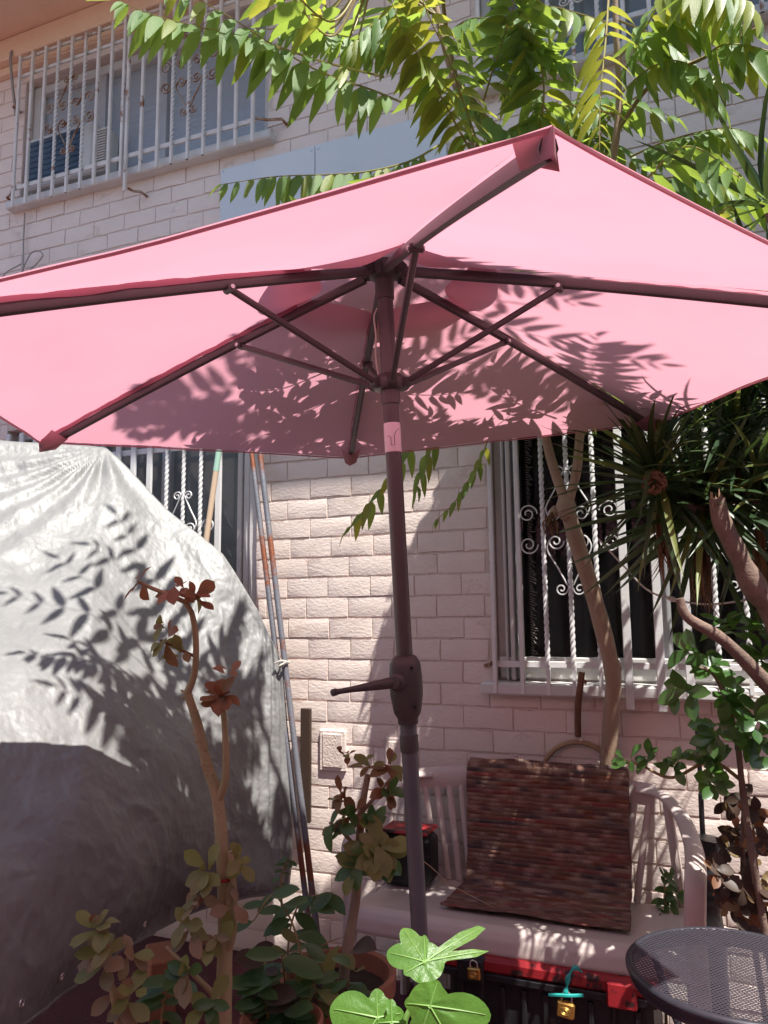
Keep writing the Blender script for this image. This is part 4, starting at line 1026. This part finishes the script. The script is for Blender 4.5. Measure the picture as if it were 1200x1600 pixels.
for (b_, ts, L0) in ((bx1, (.22, .42, .62, .82), .46), (bx2, (.3, .65, 1.0), .42), (bx3, (.4, .7, 1.0), .42)):
    for t in ts:
        c0 = catmull(b_, t)
        for q in range(4):
            an = q * 2 * pi / 4 + rt.uniform(-.4, .4); L = L0 * rt.uniform(.75, 1.1) * (1 - .35 * t)
            dv = V((cos(an), sin(an) * .62 + .12, 0))
            frond([c0, c0 + dv * L * .4 + V((0, 0, .05)), c0 + dv * L * .75 + V((0, 0, .0)), c0 + dv * L + V((0, 0, -.08))], .12, 9, .12, 1.0, world=True, yel=.1)
SHP = [(330, 640), (390, 540), (500, 460), (700, 460), (850, 545), (1060, 580), (1020, 660), (545, 715), (330, 700)]
k = 0
SHL = [(250, 600), (420, 480), (430, 650), (290, 660)]
while k < 24:
    px_, py_ = rt.uniform(100, 1080), rt.uniform(440, 715)
    if not inpoly(px_, py_, SHL if k >= 18 else SHP): continue
    k += 1
    d_ = ray(px_, py_); tg = CAM + d_ * ((2.17 - CZ) / d_.z); c0 = tg + TO * rt.uniform(1.5, 2.0); an = rt.uniform(0, 2 * pi); L = rt.uniform(.4, .6) * (.7 if k > 18 else 1)
    dv = V((cos(an), sin(an) * .6, 0)); c0 -= dv * L * .5
    frond([c0, c0 + dv * L * .4 + V((0, 0, .06)), c0 + dv * L * .75, c0 + dv * L + V((0, 0, -.1))], .13, 9, .35, .85, world=True, yel=.1)
for k in range(9):   # the side near the wall that shades its right half
    c0 = Wp(rt.uniform(.75, 1.9), rt.uniform(.55, 1.1), rt.uniform(2.45, 2.9)); an = rt.uniform(0, 2 * pi); L = rt.uniform(.4, .6)
    dv = V((cos(an), sin(an) * .5, 0))
    frond([c0, c0 + dv * L * .5 + V((0, 0, .04)), c0 + dv * L + V((0, 0, -.14))], .13, 9, .5, .8, world=True)
WSH = [(665, 765), (612, 940), (580, 1120), (575, 1210), (1010, 1210), (790, 1090), (770, 720)]
k = 0
while k < 40:
    px_, py_ = rt.uniform(570, 1010), rt.uniform(720, 1210)
    if not inpoly(px_, py_, WSH): continue
    t0 = rt.uniform(.85, 1.5); c0 = Wn(px_, py_, 0) + TO * t0; x, y = proj(c0)
    if c0.z < 2.35 or (c0 - WO).dot(WN) > .60: continue
    k += 1
    an = rt.uniform(0, 2 * pi); L = rt.uniform(.28, .42); dv = (WU * cos(an) + WN * sin(an) * .25).normalized(); c0 = c0 + WU * .08 - dv * L * .5
    frond([c0, c0 + dv * L * .5 + V((0, 0, .04)), c0 + dv * L + V((0, 0, -.08))], .125, 7, .5, .8, world=True)
FO.finish('upper_foliage', MT['leaf'])

# ------------------------------------------------------------------ spiky blade plant at the right
yuc = thing('spiky_dracaena', 'spiky dark bladed plant with broken pinkish limbs at the right edge', 'plant', V((1.22, 2.25, 0)))
YB = [leafmesh('blade', 'yucca', .034, c, .35, 5, 'blade', i) for i, c in enumerate((.25, .55, .1, .9))]
YL = [leafmesh('blade', 'yuccal', .034, c, .35, 5, 'blade', i + 5) for i, c in enumerate((.3, .7))]
YD = [leafmesh('blade', 'dry', .034, c, .5, 5, 'blade', i + 8) for i, c in enumerate((.5, 1.1))]
FY_ = Foliage(yuc, 'blade', 300); ry = random.Random(3)
l1 = limb([V((1.25, 2.25, 0)), V((1.28, 2.24, .6)), D(1230, 1010, 2.2), D(1180, 920, 2.18), D(1150, 860, 2.16), D(1128, 815, 2.15), D(1120, 778, 2.14)], .05, .019, 'limb', yuc, 'limb')
limb([D(1260, 1140, 2.2), D(1190, 1060, 2.16), D(1130, 1000, 2.12), D(1075, 965, 2.1), D(1062, 935, 2.1)], .024, .011, 'limb', yuc, 'limb')
for i in range(9):
    a = i * .7; p = D(1120, 780, 2.14) + V((.012 * cos(a), .012 * sin(a), 0)); m = MB()
    m.tube([p - V((0, 0, .02)), p + V((.003 * cos(a), 0, ry.uniform(.006, .034)))], [.007, .001], 5); m.build('splinter', MT['cane'], l1)
l3 = limb([V((1.28, 2.24, .6)), D(1250, 900, 2.4), D(1180, 780, 2.4), D(1085, 790, 2.38), D(1035, 765, 2.36)], .035, .022, 'limb', yuc, 'limb')
limb([D(1250, 900, 2.4), D(1200, 760, 2.38), D(1150, 690, 2.36)], .03, .02, 'limb', yuc, 'limb')
limb([D(1280, 900, 2.3), D(1270, 600, 2.1), D(1230, 420, 2.0), D(1205, 330, 1.95)], .03, .018, 'limb', yuc, 'limb')
def head(c, n, L, main, up=(0, 0, 1), dry=10, pale=.1, lo=-.5):
    up = V(up).normalized()
    for i in range(n):
        an = i * 2.399 + ry.uniform(-.2, .2); el = lo + (1.35 - lo) * ((i + .5) / n) ** .8
        e1 = up.cross(V((0.3, 1, .1))).normalized(); e2 = up.cross(e1)
        d = (e1 * cos(an) + e2 * sin(an)) * cos(el) + up * sin(el)
        lm = ry.choice(YL) if ry.random() < pale else ry.choice(YB)
        FY_.add(main, lm, orient(c + d * .02 + up * .03 * (el), d, up + d * .2, L * ry.uniform(.75, 1.15)))
    for i in range(dry):
        an = ry.uniform(0, 2 * pi); e1 = V((cos(an), sin(an), 0))
        FY_.add(main, ry.choice(YD), orient(c - V((0, 0, .04)), e1 * .35 + V((0, 0, -1)), e1, L * ry.uniform(.5, .85)))
head(D(1030, 760, 2.36), 80, .36, l3, (-.25, -.35, .6), 16, .10, -.7)
head(D(1150, 690, 2.36), 90, .40, l3, (0, -.2, 1), 14, .16, -.7)
head(D(1090, 800, 2.42), 70, .40, l3, (-.1, -.5, .2), 22, .12, -.9)
head(D(1205, 330, 1.95), 16, .34, l3, (-.3, .1, 1), 2, .12, -.2)
head(D(1240, 640, 2.2), 70, .42, l3, (-.4, -.1, .8), 8, .22, -.6)
head(D(1185, 790, 2.3), 60, .40, l3, (-.1, -.4, .6), 10, .15, -.8)
head(D(1230, 520, 2.25), 40, .40, l3, (-.4, -.1, .8), 4, .2, -.6)
FY_.finish('far_blades', MT['yucca'])
m = MB(); c = D(1022, 752, 2.22)
for i in range(60):
    a = V((ry.gauss(0, 1), ry.gauss(0, .6), ry.gauss(0, 1))).normalized(); b = a.cross(V((ry.random(), ry.random(), ry.random()))).normalized()
    p = c + a * .03; m.tube(curve([c + a * .01, p, p + b * .018 - V((0, 0, .006)), p + b * .02 + a * -.012], 5), .0032, 4)
m.build('dried_flower_head', MT['dry'], yuc)
m = MB(); c = Wn(862, 800, .29)
for i in range(14):
    d = V((ry.uniform(-.5, .3), -.4, -1)).normalized(); m.tube([c, c + d * .05 + V((ry.uniform(-.02, .02), 0, 0)), c + d * ry.uniform(.08, .12)], [.006, .008, .002], 4, flat=.3)
tag(m.build('dead_leaf_tuft', MT['dry']), 'tuft of dry orange leaves caught on the tree fork', 'dead leaves')

# ------------------------------------------------------------------ leafy plants
def sprig(FOL, parent, c, d, n, lms, L, spread=.9, fol_up=.4, r=None, rise=.0):
    r = r or rt; d = V(d).normalized()
    e1 = d.cross(V((.3, .2, 1))).normalized(); e2 = d.cross(e1)
    for i in range(n):
        an = i * 2.399 + r.uniform(-.3, .3); k = (i + .5) / n
        dv = (e1 * cos(an) + e2 * sin(an)) * spread * r.uniform(.6, 1.2) + d * (fol_up * (1 - k) + .9 * k * k) * r.uniform(.3, 1.3) + V((r.uniform(-.45, .45), r.uniform(-.3, .3), r.uniform(-.6, .25)))
        c = c + V((r.uniform(-.012, .012), r.uniform(-.008, .008), r.uniform(-.012, .012)))
        FOL.add(parent, r.choice(lms), orient(c - d * rise * k * .0 + d * rise * (k - .5), dv, d + V((0, -.25, .4)), L * r.uniform(.7, 1.15) * (1 - .25 * k)))
def OB(mt, w=.30, n=3, sh='obov', cu=(.3, .7, -.2), fo=.25): return [leafmesh('leaf', mt, w, cu[i % 3], fo + .08 * (i % 2), 6, sh, i + 20, .01) for i in range(n)]
RED, OLI, PNK, GRN, GLO, BRN = OB('redleaf', .27), OB('olive', .28), OB('pinkleaf', .27), OB('green', .26, sh='oval'), OB('gloss', .26), OB('brownleaf', .33, sh='oval')
YLW = OB('leafy', .36, sh='oval')

eu = thing('potted_succulent_shrub', 'tall thick stemmed shrub with reddish leaf rosettes in front of the tarp', 'plant', D(352, 1600, 1.9).xy.to_3d())
FE = Foliage(eu, 'leaf', 300)
base = D(352, 1600, 1.9)
st1 = limb([V((base.x, base.y, .0)), D(350, 1560, 1.9), D(352, 1450, 1.9), D(348, 1340, 1.9), D(340, 1250, 1.9), D(322, 1190, 1.9), D(308, 1130, 1.89), D(292, 1080, 1.88)], .020, .010, 'stem', eu, 'euph')
st2 = limb([D(340, 1255, 1.9), D(352, 1215, 1.88), D(352, 1150, 1.87), D(347, 1090, 1.86)], .010, .007, 'stem', eu, 'euph')
st3 = limb([D(292, 1085, 1.88), D(304, 1050, 1.87), D(306, 1000, 1.86), D(300, 960, 1.85), D(288, 940, 1.85)], .009, .006, 'stem', eu, 'euph')
limb([D(292, 942, 1.85), D(265, 930, 1.84), D(235, 918, 1.83), D(215, 908, 1.82)], .006, .004, 'stem', eu, 'euph')
limb([D(290, 942, 1.85), D(304, 936, 1.845), D(318, 930, 1.84)], .005, .003, 'stem', eu, 'euph')
limb([D(303, 1025, 1.87), D(275, 1012, 1.85), D(250, 1000, 1.84)], .004, .003, 'stem', eu, 'redleaf')
st4 = limb([D(352, 1490, 1.9), D(364, 1460, 1.88), D(366, 1400, 1.88), D(360, 1330, 1.88)], .009, .007, 'stem', eu, 'euph')
limb([D(340, 1560, 1.88), D(300, 1520, 1.84), D(260, 1480, 1.82)], .007, .004, 'stem', eu, 'euph')
st5 = limb([D(190, 1640, 1.8), D(178, 1560, 1.8), D(165, 1490, 1.8)], .009, .006, 'stem', eu, 'euph')
for i in range(46):   # stubby thorns and nodes on the stems
    t = rt.random(); p = catmull([D(352, 1450, 1.9), D(348, 1340, 1.9), D(340, 1250, 1.9), D(322, 1190, 1.9), D(308, 1130, 1.89), D(292, 1080, 1.88)], t)
    m = MB(); d = V((rt.uniform(-1, 1), rt.uniform(-1, .2), rt.uniform(-.2, .4))).normalized(); m.tube([p + d * .009, p + d * rt.uniform(.016, .022)], [.004, .0012], 5)
    m.build('thorn', MT['euph'], st1)
def cl(px, py, y, d, n, lms, L, par=st1, **k): sprig(FE, par, D(px, py, y), d, max(3, int(n * (1.1 if py < 1200 else .9))), lms, L * (.92 if py < 1200 else .78), **k)
cl(318, 930, 1.84, (.7, -.5, .3), 9, RED + OLI[:1], .078, st3, spread=.8)
cl(268, 925, 1.84, (-.3, -.6, .6), 6, RED + PNK, .07, st3)
cl(222, 910, 1.82, (-1, -.2, .3), 5, RED, .062, st3)
cl(250, 1000, 1.84, (-.7, -.6, .2), 8, RED + OLI, .07, st3)
cl(292, 1012, 1.85, (0, -.8, .5), 4, PNK + OLI, .055, st3)
cl(345, 1085, 1.86, (0, -.5, 1), 10, RED, .078, st2)
cl(335, 1105, 1.86, (-.4, -.7, .2), 5, RED, .065, st2)
cl(350, 1060, 1.86, (.1, -.4, 1), 4, PNK, .06, st2)
cl(372, 1350, 1.87, (.6, -.5, .5), 8, YLW + OLI, .075, st4)
cl(330, 1360, 1.86, (-.5, -.7, .4), 9, OLI, .085, st1)
cl(318, 1400, 1.86, (-.7, -.6, .1), 8, OLI + PNK, .085, st1)
cl(350, 1420, 1.86, (.1, -.9, .2), 7, PNK + OLI, .08, st1)
cl(312, 1460, 1.84, (-.5, -.7, .3), 9, PNK + OLI, .085, st1)
cl(345, 1470, 1.86, (.2, -.9, .3), 8, PNK + OLI, .08, st1)
cl(300, 1520, 1.82, (-.4, -.7, .3), 9, PNK + OLI + GRN, .085, st1)
cl(330, 1560, 1.82, (0, -.8, .3), 8, GRN + OLI, .08, st1)
cl(155, 1460, 1.8, (-.1, -.3, 1), 10, OLI, .09, st5)
cl(165, 1500, 1.79, (-.1, -.5, .6), 14, OLI + PNK, .095, st5, rise=.08)
cl(180, 1545, 1.8, (.2, -.7, .4), 12, OLI + PNK, .09, st5, rise=.06)
cl(215, 1500, 1.8, (.8, -.4, .3), 6, PNK + OLI, .085, st5)
cl(150, 1440, 1.8, (0, -.3, 1), 3, RED, .05, st5)
FE.finish('lower_leaves', MT['olive'])
m = MB(); c = D(349, 1372, 1.9); m.lathe([(.022, -.004), (.0235, 0), (.022, .004)], c, (0, 0, 1), 14, cap=False); m.build('red_tie', MT['totelid'], eu)

# potted shrub in the middle
pot = thing('terracotta_pot', 'round terracotta pot left of the bench leg', 'pot', D(530, 1600, 2.35).xy.to_3d())
pc = D(528, 1530, 2.35)
m = MB(); m.lathe([(.115, -.35), (.14, -.12), (.15, -.035), (.165, -.03), (.168, .02), (.158, .024), (.148, .018), (.14, -.03)], V((pc.x, pc.y, pc.z)), (0, 0, 1), 36, cap=False); m.build('pot_wall', MT['terra'], pot)
m = MB(); m.lathe([(.001, -.02), (.14, -.028)], V((pc.x, pc.y, pc.z)), (0, 0, 1), 24, cap=False); m.build('soil', MT['soil'], pot)
ms = thing('potted_shrub', 'pale stemmed shrub with olive and red leaves growing from the terracotta pot', 'plant', V((pc.x, pc.y, pc.z - .02)))
FM = Foliage(ms, 'leaf', 300)
s1 = limb([V((pc.x + .01, pc.y, pc.z - .03)), D(545, 1470, 2.36), D(555, 1410, 2.36), D(560, 1340, 2.36), D(565, 1270, 2.36), D(575, 1210, 2.36)], .017, .009, 'stem', ms, 'bark')
limb([D(565, 1270, 2.36), D(590, 1240, 2.34), D(612, 1215, 2.33)], .006, .004, 'stem', ms, 'bark')
limb([D(562, 1330, 2.36), D(535, 1300, 2.33), D(515, 1285, 2.32)], .006, .004, 'stem', ms, 'bark')
for (px, py, y, d, n, lm, L) in ((580, 1330, 2.28, (.1, -.8, .5), 15, OLI + GLO[:1], .115), (600, 1340, 2.26, (.4, -.8, .3), 8, OLI, .11), (560, 1345, 2.3, (-.4, -.7, .3), 7, OLI + GRN, .10),
        (575, 1200, 2.35, (-.1, -.2, 1), 8, OLI + RED[:1], .08), (610, 1200, 2.33, (.5, -.3, .7), 9, OLI + RED, .085), (600, 1235, 2.33, (.5, -.5, .3), 9, RED + OLI + GRN, .085),
        (535, 1240, 2.33, (-.7, -.4, .4), 8, OLI + RED, .085), (520, 1285, 2.31, (-.7, -.4, .3), 9, GRN + OLI, .09), (560, 1270, 2.33, (0, -.8, .3), 10, GRN + RED, .085), (590, 1285, 2.32, (.5, -.6, .2), 9, GRN + OLI, .085), (545, 1180, 2.36, (-.2, -.1, 1), 6, RED + OLI, .05)):
    sprig(FM, s1, D(px, py, y), d, n, lm, L * .8)
FM.finish('inner_leaves', MT['olive'])

# low weeds and seedlings around the pots
wd_ = thing('low_weeds', 'tangle of green weeds and dry leaves between the pots', 'plant', V((pc.x - .15, pc.y - .05, 0)))
FW = Foliage(wd_, 'leaf', 300)
for (pts, lm, L) in (([(470, 1600, 2.2), (468, 1480, 2.25), (430, 1400, 2.3), (395, 1440, 2.25)], GRN, .10), ([(455, 1600, 2.3), (450, 1480, 2.4), (470, 1410, 2.45), (520, 1395, 2.45)], GRN, .10),
        ([(440, 1600, 2.2), (445, 1540, 2.15), (440, 1490, 2.1)], GRN, .13), ([(500, 1600, 2.2), (495, 1560, 2.15), (490, 1530, 2.12)], GRN + OLI, .08), ([(545, 1600, 2.2), (540, 1560, 2.2), (545, 1530, 2.15)], GRN + GLO, .07),
        ([(420, 1600, 2.1), (415, 1570, 2.1), (400, 1540, 2.1)], GRN + BRN, .09), ([(470, 1620, 2.1), (460, 1590, 2.1), (440, 1580, 2.1)], GRN, .10), ([(250, 1640, 2.0), (255, 1570, 2.0), (270, 1530, 2.0)], GRN, .08), ([(440, 1420, 2.5), (440, 1370, 2.5), (450, 1340, 2.5)], GRN, .035)):
    P = [D(*q) for q in pts]; w = limb(P, .004, .002, 'stem', wd_, 'twig', 5)
    for i in range(9):
        t = .3 + .7 * i / 8; p = catmull(P, t); sg = 1 if i % 2 else -1
        FW.add(w, rt.choice(lm), orient(p, V((sg * .8, rt.uniform(-.5, .1), rt.uniform(-.5, .3))), V((0, -.5, 1)), L * rt.uniform(.6, 1.1)))
for i in range(60):
    p = D(rt.uniform(390, 570), rt.uniform(1470, 1600), rt.uniform(2.1, 2.5))
    FW.add(w, rt.choice(GRN + OLI + BRN + [YD[0]] * 2), orient(p, V((rt.uniform(-1, 1), rt.uniform(-.8, .3), rt.uniform(-.6, .5))), V((rt.uniform(-.5, .5), -.5, 1)), rt.uniform(.04, .10)))
FW.finish('more_leaves', MT['green'])
for (px, py, y, r, lab) in ((440, 1600, 2.05, .10, 'orange terracotta pot rim at the bottom edge left of the larger pot'),):
    t = thing('flower_pot', lab, 'pot', D(px, py, y).xy.to_3d()); c = D(px, py, y)
    m = MB(); m.lathe([(r * .7, -c.z + .02), (r * .95, -.04), (r, -.035), (r * 1.04, .012), (r * .98, .016), (r * .93, .01), (r * .88, -.04)], c, (0, 0, 1), 32, cap=False); m.build('pot_wall', MT['terra'], t)
    m = MB(); m.lathe([(.001, -.02), (r * .9, -.025)], c, (0, 0, 1), 20, cap=False); m.build('soil', MT['soil'], t)

# glossy green shrub and dark shrub at the right
sh = thing('glossy_shrub', 'glossy green leaved shrub in front of the right window sill', 'plant', V((1.12, 2.3, 0)))
FS = Foliage(sh, 'leaf', 300)
b1 = limb([V((1.15, 2.35, 0)), D(1170, 1300, 2.3), D(1150, 1150, 2.26), D(1120, 1060, 2.22), D(1085, 1040, 2.2)], .012, .005, 'stem', sh, 'limb')
limb([D(1160, 1220, 2.3), D(1110, 1190, 2.3), D(1050, 1215, 2.32), D(1000, 1195, 2.34), D(975, 1190, 2.35)], .006, .003, 'stem', sh, 'twig')
for (px, py, y, d, n, L) in ((1075, 1025, 2.2, (-.9, -.3, .2), 6, .12), (1080, 1070, 2.2, (-.8, -.4, -.1), 6, .11), (1120, 1040, 2.22, (-.1, -.6, .7), 9, .11), (1150, 1090, 2.24, (0, -.8, .4), 11, .10), (1180, 1040, 2.26, (.2, -.5, .8), 12, .12),
        (1150, 985, 2.3, (-.2, -.2, 1), 9, .13), (1195, 980, 2.3, (0, -.2, 1), 10, .14), (1120, 1130, 2.24, (-.5, -.7, .1), 10, .10), (1170, 1160, 2.24, (0, -.9, 0), 12, .10), (1100, 1180, 2.28, (-.6, -.5, .2), 10, .085),
        (1060, 1205, 2.32, (-.6, -.4, .3), 9, .08), (1010, 1195, 2.34, (-.7, -.3, .5), 8, .075), (985, 1190, 2.35, (-.8, -.3, .4), 5, .07), (1130, 1225, 2.28, (-.3, -.7, -.2), 9, .085), (1190, 1110, 2.2, (.2, -.8, .2), 10, .10), (1205, 1190, 2.22, (0, -.8, .1), 10, .10)):
    sprig(FS, b1, D(px, py, y), d, int(n * 1.2), GLO, L * .82)
FS.finish('inner_leaves', MT['gloss'])
dk = thing('dark_leaved_shrub', 'dark reddish brown leaved shrub at the right beside the bench', 'plant', V((1.15, 2.45, 0)))
FD = Foliage(dk, 'leaf', 300); b2 = limb([V((1.15, 2.45, 0)), D(1170, 1420, 2.42), D(1160, 1320, 2.4), D(1165, 1230, 2.38)], .010, .005, 'stem', dk, 'limb')
for i in range(26):
    sprig(FD, b2, D(rt.uniform(1120, 1215), rt.uniform(1235, 1450), rt.uniform(2.3, 2.5)), V((rt.uniform(-.6, .4), -.7, rt.uniform(-.2, .6))), 7, BRN + RED[:1] + ([PNK[0]] if i % 3 == 0 else []), .062)
FD.finish('inner_leaves', MT['brownleaf'])
wz = thing('low_plant', 'small dark green plant on the ground seen under the bench arm', 'plant', Wp(1.1, .2, 0))
FZ = Foliage(wz, 'leaf', 100); b3 = limb([Wp(1.12, .2, 0), Wn(1040, 1420, .2), Wn(1038, 1380, .2)], .006, .003, 'stem', wz, 'twig')
for k in range(5): sprig(FZ, b3, Wn(1036 + 6 * (k % 3), 1375 + 18 * k, .2), (rt.uniform(-.5, .5), -.5, .6), 9, GRN, .06)
FZ.finish('inner_leaves', MT['green'])
m = MB(); m.add(*(lambda l: (l[1], l[2]))(leafmesh('leaf', 'leafy', .28, .5, .4, 6, 'oval', 3)))
LYF = mat('yellow_dead_leaf', (.62, .36, .03), (.55, .28, .02), rough=.5, scale=20, trans=.3, leaf=True)
tag(m.build('fallen_leaf', LYF, None, orient(Wn(1076, 1316, .22), V((.9, -.3, -.45)), V((0, -.6, 1)), .085)), 'curled yellow leaf lying on the black post by the bench arm', 'leaf')

# ------------------------------------------------------------------ bright lobed seedling in the foreground
sd_ = thing('lobed_seedling', 'sunlit bright green lobed leaf seedling close at the bottom', 'plant', D(640, 1600, .95).xy.to_3d())
def palm(name, c, right, up, nrm, S_, lobes, depth=.35, cup=.12):
    vs = [c]; fs = []; n = len(lobes); right, up, nrm = V(right).normalized(), V(up).normalized(), V(nrm).normalized()
    rings = 4; K_ = 72
    def rad(a):
        r = .30
        for (la, ll, lw) in lobes:
            d = (a - la + pi) % (2 * pi) - pi
            r = max(r, ll * max(0, 1 - (abs(d) / lw) ** 1.6))
        return r
    pts = []
    for j in range(1, rings + 1):
        for k in range(K_):
            a = 2 * pi * k / K_ - pi; R = rad(a) * j / rings
            p = c + (right * sin(a) + up * cos(a)) * R * S_ + nrm * (S_ * (-cup * R * R * 2 + .03 * sin(a * 5) * R + .02 * nz((sin(a) * R * 3, cos(a) * R * 3, 0), 3)))
            vs.append(p)
    for k in range(K_):
        fs.append((0, 1 + k, 1 + (k + 1) % K_))
        for j in range(rings - 1):
            b = 1 + j * K_; fs.append((b + k, b + K_ + k, b + K_ + (k + 1) % K_, b + (k + 1) % K_))
    m = MB(); m.add(vs, fs); lf = m.build('leaf', MT['seed'], sd_, sharp=180)
    m = MB()
    for (la, ll, lw) in lobes:
        q = []
        for i in range(7):
            R = ll * .9 * i / 6; q.append(c + (right * sin(la) + up * cos(la)) * R * S_ + nrm * (S_ * (-cup * R * R * 2 + .03 * sin(la * 5) * R) + .0006))
        m.tube(q, [.0011 - .0008 * i / 6 for i in range(7)], 4)
    m.build('vein', MT['vein'], lf)
Y0 = .95
palm('leaf', D(664, 1503, Y0), (1, -.05, .06), (.02, .74, .67), (0, -.67, .74), .076, [(-1.25, .62, .95), (-.55, .66, .70), (.0, .42, .5), (1.02, 1.18, .27), (1.40, 1.02, .22), (-2.0, .36, .8)], cup=.08)
palm('leaf', D(590, 1590, .93), (.75, -.1, -.6), (-.62, -.35, -.70), (-.30, -.80, .52), .072, [(0, .95, 1.3), (1.1, .85, 1.1), (-1.1, .85, 1.1), (2.4, .40, 1.0), (-2.4, .40, 1.0)], cup=.18)
palm('leaf', D(672, 1572, .90), (.8, -.1, .55), (.55, -.35, -.76), (.05, -.85, .52), .080, [(0, .95, 1.0), (.95, .85, .8), (-.95, .75, .8), (2.2, .35, 1.0), (-2.2, .35, 1.0)], cup=.16)
palm('leaf', D(612, 1597, .92), (1, 0, 0), (0, .3, .9), (0, -.8, .5), .028, [(0, .8, .8), (1.6, .6, .6), (-1.6, .6, .6)])
m = MB(); m.tube(curve([D(664, 1503, Y0), D(660, 1530, Y0), D(645, 1570, Y0), D(632, 1600, Y0), D(622, 1680, Y0), D(620, 1900, Y0 + .05), V((D(620, 1900, Y0).x, Y0 + .08, 0))], 40), .0034, 8)
for q in ([(590, 1590, .93), (600, 1600, .94), (618, 1680, Y0)], [(672, 1572, .90), (655, 1610, .92), (624, 1690, Y0)], [(612, 1597, .92), (616, 1650, .94), (620, 1700, Y0)]): m.tube(curve([D(*x) for x in q], 10), .0028, 8)
m.build('stem', MT['vein'], sd_)
